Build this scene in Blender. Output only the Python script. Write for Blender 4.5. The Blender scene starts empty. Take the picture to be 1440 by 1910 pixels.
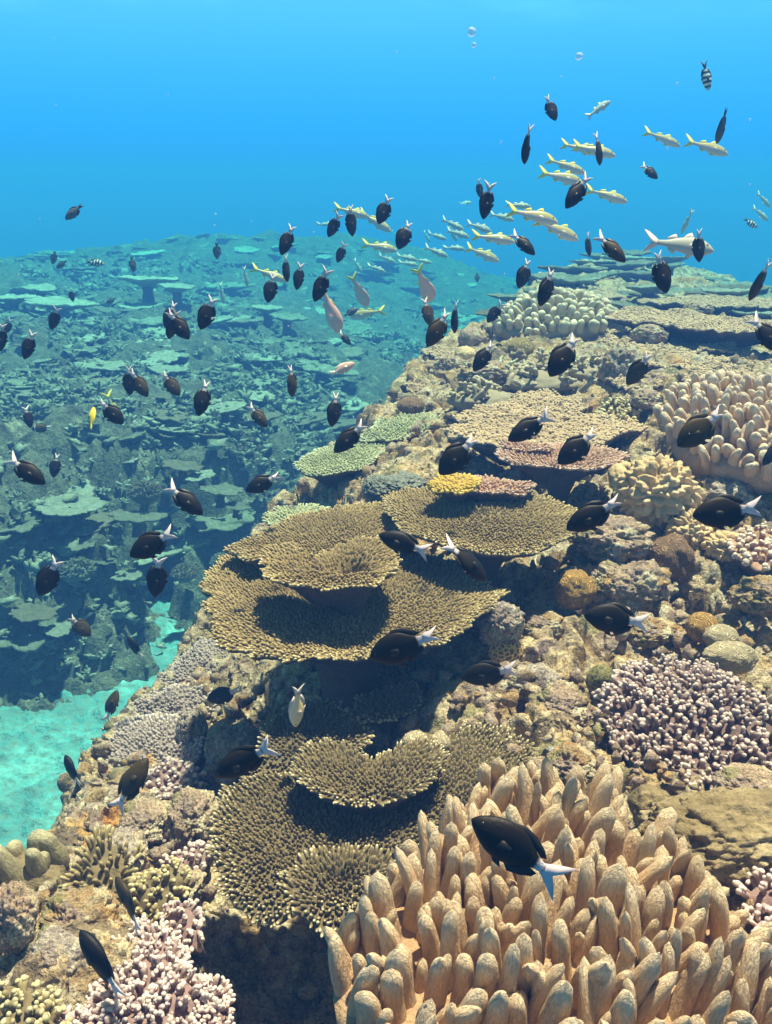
import bpy, math, random
import numpy as np
from mathutils import Vector, Matrix

# ------------------------------------------------------------------ camera, world, sun, exposure
S = bpy.context.scene
COL = S.collection
PITCH = math.radians(20.0)
F_PX = 1654.0
CAM = np.array([0.0, 0.0, 0.0])
cam_data = bpy.data.cameras.new("camera")
cam = bpy.data.objects.new("camera", cam_data)
COL.objects.link(cam)
cam.location = (0, 0, 0)
cam.rotation_euler = (math.radians(90) - PITCH, 0, 0)
cam_data.sensor_fit = 'VERTICAL'
cam_data.sensor_height = 24.0
cam_data.lens = 24.0 * F_PX / 1910.0
cam_data.clip_start = 0.02
cam_data.clip_end = 500
S.camera = cam

SUN_EL, SUN_AZ = math.radians(74), math.radians(35)      # azimuth clockwise from +Y (ahead of the camera), so the sun is ahead and to the right
W = bpy.data.worlds.new("World")
S.world = W
W.use_nodes = True
nt = W.node_tree
nt.nodes.clear()
def N(t, kind, **kw):
    n = t.nodes.new(kind)
    for k, v in kw.items():
        if k.startswith('i_'):
            n.inputs[k[2:].replace('_', ' ')].default_value = v
        else:
            setattr(n, k, v)
    return n
out = N(nt, 'ShaderNodeOutputWorld')
bg = N(nt, 'ShaderNodeBackground')
tc = N(nt, 'ShaderNodeTexCoord')
sep = N(nt, 'ShaderNodeSeparateXYZ')
nt.links.new(tc.outputs['Generated'], sep.inputs[0])
sky = N(nt, 'ShaderNodeTexSky', sky_type='NISHITA')
sky.sun_disc = False
sky.sun_elevation = SUN_EL
sky.sun_rotation = SUN_AZ
def ramp(t, stops, interp='LINEAR'):
    r = t.nodes.new('ShaderNodeValToRGB')
    e = r.color_ramp.elements
    r.color_ramp.interpolation = interp
    while len(e) < len(stops):
        e.new(0.5)
    for el, (p, c) in zip(e, stops):
        el.position = p
        el.color = (c[0], c[1], c[2], 1)
    return r
mp = N(nt, 'ShaderNodeMapRange')
mp.inputs[1].default_value = -1.0
mp.inputs[2].default_value = 1.0
nt.links.new(sep.outputs[2], mp.inputs[0])
# water seen sideways and from below: deep blue underneath, bright cyan towards the surface
wr = ramp(nt, [(0.0, (.01, .03, .05)), (.44, (.006, .05, .14)), (.5, (.010, .12, .42)), (.53, (.018, .18, .48)), (.56, (.038, .22, .46)), (.59, (.062, .26, .44)), (.63, (.08, .18, .26)), (.70, (.07, .09, .10)), (1, (.09, .09, .08))])
nt.links.new(mp.outputs[0], wr.inputs[0])
# faint brighter ripples where the view meets the underside of the surface
noi = N(nt, 'ShaderNodeTexNoise')
noi.inputs['Scale'].default_value = 9
noi.inputs['Detail'].default_value = 5
mpp = N(nt, 'ShaderNodeMapping')
mpp.inputs['Scale'].default_value = (1, 1, 5)
nt.links.new(tc.outputs['Generated'], mpp.inputs[0])
nt.links.new(mpp.outputs[0], noi.inputs['Vector'])
rip = N(nt, 'ShaderNodeMapRange')
rip.inputs[1].default_value = .52
rip.inputs[2].default_value = .95
nt.links.new(noi.outputs[0], rip.inputs[0])
el = N(nt, 'ShaderNodeMapRange')
el.inputs[1].default_value = .14
el.inputs[2].default_value = .22
nt.links.new(sep.outputs[2], el.inputs[0])
mu = N(nt, 'ShaderNodeMath', operation='MULTIPLY')
nt.links.new(rip.outputs[0], mu.inputs[0])
nt.links.new(el.outputs[0], mu.inputs[1])
mix0 = N(nt, 'ShaderNodeMix', data_type='RGBA')
mix0.inputs[7].default_value = (.14, .42, .60, 1)
nt.links.new(mu.outputs[0], mix0.inputs[0])
nt.links.new(wr.outputs[0], mix0.inputs[6])
# daylight from the sky through the surface overhead
skm = N(nt, 'ShaderNodeMix', data_type='RGBA', blend_type='MULTIPLY')
skm.inputs[0].default_value = 1
skm.inputs[7].default_value = (.035, .028, .02, 1)
nt.links.new(sky.outputs[0], skm.inputs[6])
up = N(nt, 'ShaderNodeMapRange')
up.inputs[1].default_value = .4
up.inputs[2].default_value = .8
nt.links.new(sep.outputs[2], up.inputs[0])
mix1 = N(nt, 'ShaderNodeMix', data_type='RGBA')
nt.links.new(up.outputs[0], mix1.inputs[0])
nt.links.new(mix0.outputs[2], mix1.inputs[6])
nt.links.new(skm.outputs[2], mix1.inputs[7])
nt.links.new(mix1.outputs[2], bg.inputs[0])
bg.inputs[1].default_value = .95
nt.links.new(bg.outputs[0], out.inputs[0])

sd = bpy.data.lights.new("sun", 'SUN')
sd.energy = 5.0
sd.angle = math.radians(2.0)
sd.color = (1.0, .735, .565)
so = bpy.data.objects.new("sun", sd)
COL.objects.link(so)
sdir = Vector((math.cos(SUN_EL) * math.sin(SUN_AZ), math.cos(SUN_EL) * math.cos(SUN_AZ), math.sin(SUN_EL)))
so.rotation_euler = sdir.to_track_quat('Z', 'Y').to_euler()
so.location = (0, 0, 8)

S.view_settings.view_transform = 'Standard'
S.view_settings.look = 'None'
S.view_settings.gamma = 1
S.view_settings.exposure = 1.38
S.cycles.max_bounces = 5
S.cycles.diffuse_bounces = 3
S.cycles.glossy_bounces = 2
S.cycles.volume_bounces = 0
S.cycles.transparent_max_bounces = 8
S.cycles.use_denoising = True

# ------------------------------------------------------------------ projection helpers (photo pixel + distance ahead -> real point)
CP, SP = math.cos(PITCH), math.sin(PITCH)
RIGHT = np.array([1.0, 0, 0]); FWD = np.array([0, CP, -SP]); UPV = np.array([0, SP, CP])
def ray(px, py):
    u = (px - 720.0) / F_PX
    v = (955.0 - py) / F_PX
    return FWD + u * RIGHT + v * UPV
def at(px, py, Y):
    d = ray(px, py)
    return d * (Y / d[1])
def on_plane(px, py, o, n):
    d = ray(px, py)
    return d * (np.dot(o, n) / np.dot(d, n))

# ------------------------------------------------------------------ noise
def _hash(ix, iy, iz, seed):
    h = (ix.astype(np.int64) * 374761393 + iy.astype(np.int64) * 668265263 + iz.astype(np.int64) * 2147483647 + seed * 1274126177) & 0xffffffff
    h = ((h ^ (h >> 13)) * 1274126177) & 0xffffffff
    h = ((h ^ (h >> 15)) * 2246822519) & 0xffffffff
    return ((h ^ (h >> 16)) & 0xffffff) / float(0xffffff)
def vnoise(P, seed=0):
    """value noise in -1..1, P is (n,3)"""
    P = np.asarray(P, float)
    i = np.floor(P); f = P - i
    f = f * f * f * (f * (f * 6 - 15) + 10)
    i = i.astype(np.int64)
    r = 0
    for dx in (0, 1):
        wx = f[:, 0] if dx else 1 - f[:, 0]
        for dy in (0, 1):
            wy = f[:, 1] if dy else 1 - f[:, 1]
            for dz in (0, 1):
                wz = f[:, 2] if dz else 1 - f[:, 2]
                r = r + wx * wy * wz * _hash(i[:, 0] + dx, i[:, 1] + dy, i[:, 2] + dz, seed)
    return r * 2 - 1
ROT = np.array([[.36, .48, -.8], [-.8, .6, 0], [.48, .64, .6]])
def fbm(P, octv=4, seed=0, gain=.5, ridged=False):
    P = np.asarray(P, float); a = 1.0; r = 0; tot = 0
    for o in range(octv):
        n = vnoise(P, seed + o)
        if ridged:
            n = 1 - 2 * np.abs(n)
        r = r + a * n; tot += a
        a *= gain
        P = (P @ ROT.T) * 2.03
    return r / tot
def worley(P, seed=0):
    """distance to the nearest of one random point per cell"""
    P = np.asarray(P, float)
    i = np.floor(P).astype(np.int64)
    best = np.full(len(P), 9.0)
    for dx in (-1, 0, 1):
        for dy in (-1, 0, 1):
            for dz in (-1, 0, 1):
                c = i + np.array([dx, dy, dz])
                q = np.stack([_hash(c[:, 0], c[:, 1], c[:, 2], seed + k) for k in (0, 7, 13)], 1) + c
                d = ((q - P) ** 2).sum(1)
                best = np.minimum(best, d)
    return np.sqrt(best)

# ------------------------------------------------------------------ mesh helpers
class MB:
    def __init__(s):
        s.V = []; s.F = []; s.n = 0; s.A = {}; s.mi = []
    def add(s, V, F, mi=0, **attrs):
        V = np.asarray(V, float)
        for k, a in attrs.items():
            s.A.setdefault(k, []).append((s.n, np.asarray(a, float)))
        s.V.append(V)
        for f in (F if isinstance(F, (list, tuple)) else [F]):
            if len(f):
                s.F.append(np.asarray(f, np.int64) + s.n)
                s.mi.append(np.full(len(f), mi, np.int32))
        s.n += len(V)
        return s
    def mesh(s, name, mats, smooth=True):
        V = np.concatenate(s.V)
        m = bpy.data.meshes.new(name)
        m.vertices.add(len(V))
        m.vertices.foreach_set('co', V.astype(np.float32).ravel())
        tot = np.concatenate([np.full(len(f), f.shape[1], np.int32) for f in s.F])
        idx = np.concatenate([f.ravel() for f in s.F]).astype(np.int32)
        m.loops.add(len(idx))
        m.loops.foreach_set('vertex_index', idx)
        m.polygons.add(len(tot))
        st = np.zeros(len(tot), np.int32); st[1:] = np.cumsum(tot)[:-1]
        m.polygons.foreach_set('loop_start', st)
        m.polygons.foreach_set('material_index', np.concatenate(s.mi))
        m.polygons.foreach_set('use_smooth', np.full(len(tot), smooth, bool))
        m.update(calc_edges=True)
        m.validate()
        for k, lst in s.A.items():
            dim = 3 if lst[0][1].ndim == 2 else 1
            arr = np.zeros((len(V), 3) if dim == 3 else len(V), np.float32)
            for o, a in lst:
                arr[o:o + len(a)] = a
            at_ = m.attributes.new(k, 'FLOAT_VECTOR' if dim == 3 else 'FLOAT', 'POINT')
            at_.data.foreach_set('vector' if dim == 3 else 'value', arr.ravel())
        for mm in (mats if isinstance(mats, (list, tuple)) else [mats]):
            m.materials.append(mm)
        return m
    def build(s, name, mats, parent=None, smooth=True):
        return link(name, s.mesh(name, mats, smooth), parent)
def link(name, mesh, parent=None):
    o = bpy.data.objects.new(name, mesh)
    COL.objects.link(o)
    if parent is not None:
        o.parent = parent
    return o
def tag(o, label=None, cat=None, group=None, kind=None):
    if label: o['label'] = label
    if cat: o['category'] = cat
    if group: o['group'] = group
    if kind: o['kind'] = kind
    return o
def empty(name, loc=(0, 0, 0), label=None, cat=None, group=None):
    o = bpy.data.objects.new(name, None)
    COL.objects.link(o)
    o.location = loc
    o.empty_display_size = .05
    return tag(o, label, cat, group)
def grid_faces(nr, nc, wrap=False):
    r = np.arange(nr - 1)[:, None]; c = np.arange(nc if wrap else nc - 1)[None, :]
    c2 = (c + 1) % nc
    a = r * nc + c; b = r * nc + c2; d = (r + 1) * nc + c; e = (r + 1) * nc + c2
    return np.stack([a, b, e, d], -1).reshape(-1, 4)

def ico(sub):
    import bmesh
    bm = bmesh.new()
    bmesh.ops.create_icosphere(bm, subdivisions=sub, radius=1)
    V = np.array([v.co[:] for v in bm.verts]); F = np.array([[v.index for v in f.verts] for f in bm.faces])
    bm.free()
    return V, F
ICO = {k: ico(k) for k in (3, 4, 5, 6)}

# ------------------------------------------------------------------ materials
def new_mat(name):
    m = bpy.data.materials.new(name)
    m.use_nodes = True
    t = m.node_tree
    t.nodes.clear()
    o = N(t, 'ShaderNodeOutputMaterial')
    b = N(t, 'ShaderNodeBsdfPrincipled')
    t.links.new(b.outputs[0], o.inputs[0])
    b.inputs['Roughness'].default_value = .8
    b.inputs['Specular IOR Level'].default_value = .25
    return m, t, b
def tnoise(t, vec, scale, detail=5, rough=.55, dist=0.0):
    n = N(t, 'ShaderNodeTexNoise')
    n.inputs['Scale'].default_value = scale
    n.inputs['Detail'].default_value = detail
    n.inputs['Roughness'].default_value = rough
    n.inputs['Distortion'].default_value = dist
    if vec is not None: t.links.new(vec, n.inputs['Vector'])
    return n
def tvor(t, vec, scale, feature='F1'):
    n = N(t, 'ShaderNodeTexVoronoi', feature=feature)
    n.inputs['Scale'].default_value = scale
    if vec is not None: t.links.new(vec, n.inputs['Vector'])
    return n
def mixc(t, fac, a, b, blend='MIX'):
    m = N(t, 'ShaderNodeMix', data_type='RGBA', blend_type=blend)
    for s_, v in ((0, fac), (6, a), (7, b)):
        if isinstance(v, bpy.types.NodeSocket): t.links.new(v, m.inputs[s_])
        elif s_ == 0: m.inputs[0].default_value = v
        else: m.inputs[s_].default_value = (v[0], v[1], v[2], 1)
    return m.outputs[2]
def mrange(t, v, a, b, c=0.0, d=1.0):
    m = N(t, 'ShaderNodeMapRange')
    for k, x in ((1, a), (2, b), (3, c), (4, d)): m.inputs[k].default_value = x
    t.links.new(v, m.inputs[0])
    return m.outputs[0]
def bump(t, b, h, strength, dist, prev=None):
    n = N(t, 'ShaderNodeBump')
    n.inputs['Strength'].default_value = strength
    n.inputs['Distance'].default_value = dist
    t.links.new(h, n.inputs['Height'])
    if prev is not None: t.links.new(prev, n.inputs['Normal'])
    t.links.new(n.outputs[0], b.inputs['Normal'])
    return n.outputs[0]

def rock_mat(name, cols, scale=1.0, bstr=.8, patch=None, mosaic=None):
    """encrusted reef rock: several growths of different colour in patches, pitted at every scale"""
    m, t, b = new_mat(name)
    v = N(t, 'ShaderNodeTexCoord').outputs['Object']
    n1 = tnoise(t, v, 5 * scale, 6, .6, .4)
    n2 = tnoise(t, v, 14 * scale, 6, .65, .6)
    n3 = tnoise(t, v, 42 * scale, 5, .65, .3)
    n4 = tnoise(t, v, 150 * scale, 3, .6)
    c = cols[0]
    k = len(cols)
    r1 = ramp(t, [(.30 + .4 * i / (k - 1), cc) for i, cc in enumerate(cols)])
    t.links.new(n1.outputs[0], r1.inputs[0])
    r2 = ramp(t, [(.30 + .4 * i / (k - 1), cc) for i, cc in enumerate(cols[::-1])])
    t.links.new(n2.outputs[0], r2.inputs[0])
    c1 = mixc(t, mrange(t, n3.outputs[0], .42, .58), r1.outputs[0], r2.outputs[0])
    if patch:
        for j, (pc, sc, lo, hi) in enumerate(patch):
            mpn = N(t, 'ShaderNodeMapping')
            mpn.inputs['Location'].default_value = (3.1 * j + 1, 7.7 * j, 1.3 * j)
            t.links.new(v, mpn.inputs[0])
            pn = tnoise(t, mpn.outputs[0], sc * scale, 5, .6, .5)
            c1 = mixc(t, mrange(t, pn.outputs[0], lo, hi), c1, pc)
    # a mosaic of small encrusting growths
    dn = tnoise(t, v, 30 * scale, 3, .6)
    va = N(t, 'ShaderNodeVectorMath', operation='MULTIPLY_ADD')
    va.inputs[1].default_value = (.05 / scale,) * 3
    t.links.new(dn.outputs['Color'], va.inputs[0]); t.links.new(v, va.inputs[2])
    ve = tvor(t, va.outputs[0], 17 * scale)
    sc_ = N(t, 'ShaderNodeSeparateColor'); t.links.new(ve.outputs['Color'], sc_.inputs[0])
    if mosaic:
        rm = ramp(t, [(i / len(mosaic), cc) for i, cc in enumerate(mosaic)], 'CONSTANT')
        t.links.new(sc_.outputs[0], rm.inputs[0])
        c1 = mixc(t, mrange(t, sc_.outputs[1], .45, .55, 0, .75), c1, rm.outputs[0])
    # dark speckle that paints the shade of small pits into the rock colour
    c2 = mixc(t, mrange(t, n4.outputs[0], .36, .56, .45, 1.0), (.025, .018, .012), c1)
    vo = tvor(t, v, 55 * scale)
    c3 = mixc(t, mrange(t, vo.outputs['Distance'], .15, .75, .0, .35), c2, tuple(x * .35 for x in cols[-1]))
    t.links.new(c3, b.inputs['Base Color'])
    b.inputs['Roughness'].default_value = .9
    h1 = bump(t, b, n3.outputs[0], bstr, .02 / scale)
    h2 = bump(t, b, vo.outputs['Distance'], -bstr * .6, .01 / scale, h1)
    bump(t, b, n4.outputs[0], bstr, .006 / scale, h2)
    return m
# ------------------------------------------------------------------ the setting: near reef, far reef, sand
def rbf(pts, lam=1e-3):
    pts = np.asarray(pts, float)
    X = pts[:, :2]; z = pts[:, 2]
    def K(A, B):
        d = np.sqrt(((A[:, None] - B[None]) ** 2).sum(-1) + .0025)
        return d
    n = len(X)
    A = np.zeros((n + 3, n + 3))
    A[:n, :n] = K(X, X) - np.eye(n) * lam
    A[:n, n] = 1; A[:n, n + 1:] = X
    A[n:, :n] = A[:n, n:].T
    w = np.linalg.solve(A, np.concatenate([z, np.zeros(3)]))
    def f(x, y):
        x = np.atleast_1d(np.asarray(x, float)); y = np.atleast_1d(np.asarray(y, float))
        Q = np.stack([x, y], 1); r = np.empty(len(Q))
        for i in range(0, len(Q), 40000):
            q = Q[i:i + 40000]
            r[i:i + 40000] = K(q, X) @ w[:n] + w[n] + q @ w[n + 1:]
        return r
    return f
def poly_sd(poly, x, y):
    """distance outside a plan polygon (0 inside)"""
    P = np.asarray(poly, float); Q = np.stack([x, y], 1)
    best = np.full(len(Q), 1e9); inside = np.zeros(len(Q), bool)
    for i in range(len(P)):
        a = P[i]; b = P[(i + 1) % len(P)]
        ab = b - a; tt = np.clip(((Q - a) @ ab) / (ab @ ab), 0, 1)
        best = np.minimum(best, np.hypot(*(Q - a - tt[:, None] * ab).T))
        c = ((a[1] > Q[:, 1]) != (b[1] > Q[:, 1]))
        with np.errstate(divide='ignore', invalid='ignore'):
            xs = (b[0] - a[0]) * (Q[:, 1] - a[1]) / (b[1] - a[1]) + a[0]
        inside ^= c & (Q[:, 0] < xs)
    return np.where(inside, 0, best), inside

NEAR = [(-100, 1750, 1.05), (60, 1690, 1.12), (230, 1620, 1.28), (330, 1560, 1.38), (260, 1530, 1.5), (250, 1420, 1.85), (300, 1330, 2.1), (380, 1240, 2.4),
        (420, 1330, 1.98), (420, 1440, 1.72), (300, 1450, 1.75), (520, 1290, 1.95), (620, 1290, 1.75), (740, 1300, 1.72), (700, 1360, 1.62), (820, 1330, 1.55),
        (900, 1290, 1.6), (960, 1350, 1.45), (1050, 1420, 1.28), (1150, 1450, 1.2), (1180, 1380, 1.38), (1060, 1280, 1.62), (1150, 1180, 1.78), (1250, 1150, 1.85), (1420, 1150, 1.85),
        (1300, 1420, 1.32), (1420, 1480, 1.15), (1300, 1560, 1.02), (1440, 1600, .96), (1550, 1700, .85), (1180, 1560, 1.08), (1080, 1720, .93), (900, 1800, .93), (1300, 1850, .80), (1100, 1950, .80),
        (1000, 1130, 1.9), (960, 1210, 1.75), (1100, 1060, 2.0), (1250, 1020, 2.1), (1420, 1030, 2.05), (1200, 950, 2.3), (1400, 920, 2.25), (1120, 900, 2.6), (1000, 905, 3.0), (900, 900, 2.95),
        (800, 900, 2.6), (720, 910, 2.6), (1350, 860, 2.45), (1440, 780, 2.7), (1250, 780, 2.85), (1000, 850, 3.15), (850, 810, 3.0), (720, 850, 3.0), (780, 760, 3.5), (900, 730, 3.5), (1050, 720, 3.5), (1180, 720, 3.3), (1300, 710, 3.3), (1440, 700, 3.4),
        (850, 680, 4.0), (960, 660, 4.0), (1100, 650, 4.1), (1250, 655, 4.35), (1440, 650, 4.5), (900, 620, 4.7), (1040, 610, 4.8), (1200, 615, 5.1), (1440, 615, 5.2), (1100, 560, 6.2), (1300, 560, 6.4), (1500, 575, 6.0),
        (1050, 530, 7.5), (1200, 510, 8.5), (1340, 540, 7.8), (1450, 560, 7.2), (1190, 482, 10.5), (1330, 512, 10), (1400, 545, 9), (1500, 570, 8), (1900, 560, 7), (2200, 700, 4), (2000, 1000, 2.2), (1900, 1500, 1.1),
        (600, 1850, 1.12), (450, 1800, 1.15), (480, 1900, 1.06), (300, 1800, .98), (150, 1850, .93), (80, 1760, 1.03), (300, 1680, 1.18), (420, 1640, 1.3), (400, 1540, 1.48), (650, 1960, 1.0), (200, 2000, .85)]
npts = [tuple(at(*q)) for q in NEAR]
# hidden ground under the table corals
npts += [(-.05, 1.95, -1.02), (.1, 2.2, -.96), (-.15, 2.35, -1.02), (.25, 2.05, -.98), (.3, 2.2, -.93), (-.25, 2.1, -1.15), (-.1, 1.32, -1.22), (.1, 1.3, -1.12), (-.2, 1.4, -1.24), (0.02, 1.12, -1.28), (-.15, 1.1, -1.3),
         (.3, 2.9, -.86), (.6, 2.9, -.82)]
# ridge crest falls away behind
npts += [(3, 16, -2.4), (6, 16, -2.6), (10, 14, -2.6), (6.5, 10, -1.8)]
near_f = rbf(npts, 2e-3)
edge_px = [(-900, 1900, 1.0), (-400, 1760, 1.1), (-100, 1680, 1.22), (60, 1600, 1.35), (140, 1560, 1.5), (160, 1500, 1.7), (165, 1420, 1.95), (220, 1360, 2.12), (290, 1290, 2.32), (340, 1230, 2.5), (400, 1185, 2.7),
           (480, 1080, 2.8), (520, 960, 3.0), (620, 870, 3.25), (690, 815, 3.5), (745, 765, 3.9), (800, 690, 4.4), (850, 640, 4.9), (915, 590, 5.4), (990, 530, 7.5), (1080, 485, 10.2), (1190, 470, 11.5), (1290, 485, 11.2), (1370, 525, 9.6), (1460, 560, 8.2), (1700, 590, 7)]
epoly = [tuple(at(*q)[:2]) for q in edge_px] + [(30, 12), (30, -2), (-3, -2)]
def near_z(x, y):
    x = np.atleast_1d(np.asarray(x, float)); y = np.atleast_1d(np.asarray(y, float))
    wob = .10 * fbm(np.stack([x * 2.2, y * 2.2, 0 * x], 1), 3, 5)
    d, ins = poly_sd(epoly, x, y)
    z = near_f(x, y)
    d = np.maximum(0, d + wob * np.minimum(1, d * 6))
    return z - 2.6 * d

FAR = [(-300, 490, 20), (0, 520, 17), (150, 478, 19), (350, 446, 21), (600, 442, 22), (720, 454, 23), (820, 470, 23), (-500, 700, 6), (0, 570, 9.6), (200, 545, 10.8), (400, 545, 11.5), (600, 560, 12.5),
       (0, 640, 7), (200, 640, 7.3), (400, 640, 7.8), (600, 660, 8.2), (720, 640, 9.8), (0, 740, 6), (200, 740, 6.2), (400, 740, 6.7), (560, 760, 7.1), (660, 760, 7.8), (0, 850, 5.4), (200, 850, 5.6), (400, 850, 6.0), (540, 860, 6.4),
       (0, 980, 4.75), (200, 980, 4.85), (350, 980, 5.3), (460, 980, 5.9), (0, 1100, 4.45), (200, 1100, 4.6), (350, 1080, 5.15), (430, 1060, 5.7), (0, 1230, 4.35), (150, 1220, 4.6), (300, 1180, 5.3), (380, 1130, 5.6), (0, 1395, 3.88), (130, 1345, 4.15), (260, 1260, 4.75), (310, 1215, 5.05), (-400, 1300, 3.6), (-400, 1000, 4.5),
       (700, 700, 8.6), (760, 650, 11), (800, 560, 14), (850, 520, 18)]
def deeper(py, Y):
    # the upper slope lies well back in the haze
    return Y * (1 + .30 * min(1, max(0, (840 - py) / 240))) if py > 500 else Y
fpts = [tuple(at(q[0], q[1], deeper(q[1], q[2]))) for q in FAR] + [tuple(on_plane(px_, py_, np.array([0, 0, -2.74]), np.array([0, 0, 1.0]))) for px_, py_ in ((20, 1480), (150, 1440), (250, 1350), (330, 1285), (400, 1235), (445, 1185))] + [(-14, 30, -2.8), (0, 31, -2.6), (6, 30, -3), (3, 18, -2.2), (1.2, 10, -2.5), (2.5, 14, -2.6), (.2, 6.5, -2.75), (-.8, 5.0, -2.8), (-9, 12, -1.0), (8, 20, -3.2)]
far_f = rbf(fpts, .06)
def far_z(x, y):
    x = np.atleast_1d(np.asarray(x, float)); y = np.atleast_1d(np.asarray(y, float))
    return far_f(x, y)

def fan(y0, y1, nr, a0, a1, nc):
    Y = y0 * (y1 / y0) ** np.linspace(0, 1, nr)
    A = np.linspace(a0, a1, nc)
    y, a = np.meshgrid(Y, A, indexing='ij')
    return (a * y).ravel(), y.ravel()

M_REEF = rock_mat('reef_rock', [(.82, .62, .36), (.64, .41, .18), (.74, .56, .35), (.16, .10, .05), (.44, .30, .18)], 1.0, .9,
                  [((.62, .27, .06), 3.0, .56, .66), ((.34, .33, .14), 4.0, .60, .70), ((.42, .28, .29), 6.0, .63, .70), ((.72, .64, .48), 9.0, .60, .68), ((.035, .03, .02), 11.0, .60, .70)], [(.78, .66, .46), (.58, .34, .12), (.44, .32, .26), (.30, .27, .11), (.74, .58, .36), (.42, .27, .12), (.64, .52, .36), (.20, .14, .09)])
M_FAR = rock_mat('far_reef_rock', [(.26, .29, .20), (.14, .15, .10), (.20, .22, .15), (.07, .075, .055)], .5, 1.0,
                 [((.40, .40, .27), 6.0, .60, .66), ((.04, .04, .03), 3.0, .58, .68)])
def build_reef():
    nr, nc = 1250, 1330
    x, y = fan(.36, 13.5, nr, -1.0, 1.42, nc)
    z = near_z(x, y)
    P = np.stack([x, y, z], 1)
    s = np.clip(y / 2.0, .6, 3.0)
    big = fbm(P * 3.2, 4, 11)
    w = worley(P * np.array([7, 7, 9.0]), 21)
    Q = P + .03 * np.stack([fbm(P * 12 + k, 2, 80 + k) for k in (0, 5, 9)], 1)
    w2 = worley(Q * 22.0, 31)
    w3 = worley(Q * 52.0, 33)
    rid = fbm(P * 13, 4, 41, .6, True)
    up = .045 * s ** .7 * big + .045 * (.55 - w) + .026 * (.5 - w2) + .011 * (.5 - w3) + .016 * rid
    pit = np.clip(fbm(P * 9, 3, 51) - .16, 0, 1)
    pit2 = np.clip(fbm(P * 24, 3, 53) - .20, 0, 1)
    up = up - .20 * pit - .07 * pit2
    hx = .045 * fbm(P * 7 + 50, 4, 61, .6) + .02 * fbm(P * 26, 3, 63)
    hy = .045 * fbm(P * 7 + 90, 4, 71, .6) + .02 * fbm(P * 26, 3, 73)
    P = P + np.stack([hx, hy, up], 1)
    tag(MB().add(P, grid_faces(nr, nc)).build('reef', M_REEF), kind='structure')
build_reef()
def build_far():
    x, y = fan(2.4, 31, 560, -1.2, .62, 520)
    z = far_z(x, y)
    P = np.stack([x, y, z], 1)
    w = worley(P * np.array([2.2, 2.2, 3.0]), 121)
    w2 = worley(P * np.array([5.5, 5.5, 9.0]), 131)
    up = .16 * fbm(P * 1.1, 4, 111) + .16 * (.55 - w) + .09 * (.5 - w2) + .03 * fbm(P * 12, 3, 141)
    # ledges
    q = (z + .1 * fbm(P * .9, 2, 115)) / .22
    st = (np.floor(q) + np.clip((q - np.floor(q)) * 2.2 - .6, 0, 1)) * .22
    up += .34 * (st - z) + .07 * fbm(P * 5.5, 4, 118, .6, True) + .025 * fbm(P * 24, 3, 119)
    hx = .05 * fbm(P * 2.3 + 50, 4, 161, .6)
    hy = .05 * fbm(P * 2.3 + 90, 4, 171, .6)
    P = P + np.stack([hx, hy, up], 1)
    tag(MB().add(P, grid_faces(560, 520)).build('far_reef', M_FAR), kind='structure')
build_far()
# pale sand and coral rubble in the channel
m, t, b = new_mat('sand')
v = N(t, 'ShaderNodeTexCoord').outputs['Object']
n1 = tnoise(t, v, 4, 6, .6, .4); n2 = tnoise(t, v, 22, 5, .65); vo = tvor(t, v, 16)
r = ramp(t, [(.32, (.06, .20, .21)), (.5, (.10, .34, .35)), (.68, (.20, .54, .53))])  # turquoise tint paints the red light lost in the water into the sand
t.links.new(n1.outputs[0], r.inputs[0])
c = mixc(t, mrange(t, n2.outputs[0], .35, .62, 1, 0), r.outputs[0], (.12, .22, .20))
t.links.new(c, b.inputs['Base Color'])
h = bump(t, b, n2.outputs[0], .9, .03)
bump(t, b, vo.outputs['Distance'], -.7, .04, h)
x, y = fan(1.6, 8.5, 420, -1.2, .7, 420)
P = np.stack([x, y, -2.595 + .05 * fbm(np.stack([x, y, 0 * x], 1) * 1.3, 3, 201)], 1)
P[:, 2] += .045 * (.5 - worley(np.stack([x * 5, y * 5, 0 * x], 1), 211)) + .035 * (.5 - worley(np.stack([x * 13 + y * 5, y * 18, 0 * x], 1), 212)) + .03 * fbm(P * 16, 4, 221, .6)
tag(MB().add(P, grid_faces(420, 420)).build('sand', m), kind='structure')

# ------------------------------------------------------------------ the water itself
def build_water():
    x0, x1, y0, y1, z0, z1 = -30, 30, -3, 32, -4.2, .66
    V = [(x0, y0, z0), (x1, y0, z0), (x1, y1, z0), (x0, y1, z0), (x0, y0, z1), (x1, y0, z1), (x1, y1, z1), (x0, y1, z1)]
    F = np.array([(0, 3, 2, 1), (4, 5, 6, 7), (0, 1, 5, 4), (1, 2, 6, 5), (2, 3, 7, 6), (3, 0, 4, 7)])
    m = bpy.data.materials.new('water_haze')
    m.use_nodes = True
    t = m.node_tree; t.nodes.clear()
    o = N(t, 'ShaderNodeOutputMaterial'); pv = N(t, 'ShaderNodeVolumePrincipled')
    pv.inputs['Color'].default_value = HAZE_COL
    pv.inputs['Absorption Color'].default_value = HAZE_ABS
    pv.inputs['Density'].default_value = HAZE_D
    pv.inputs['Anisotropy'].default_value = HAZE_G
    t.links.new(pv.outputs[0], o.inputs['Volume'])
    tag(MB().add(V, F).build('haze', m, smooth=False), kind='stuff')
HAZE_COL = (.036, .12, .355, 1)
HAZE_ABS = (0, .81, .95, 1)
HAZE_D = .125
HAZE_G = 0.0
build_water()
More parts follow.
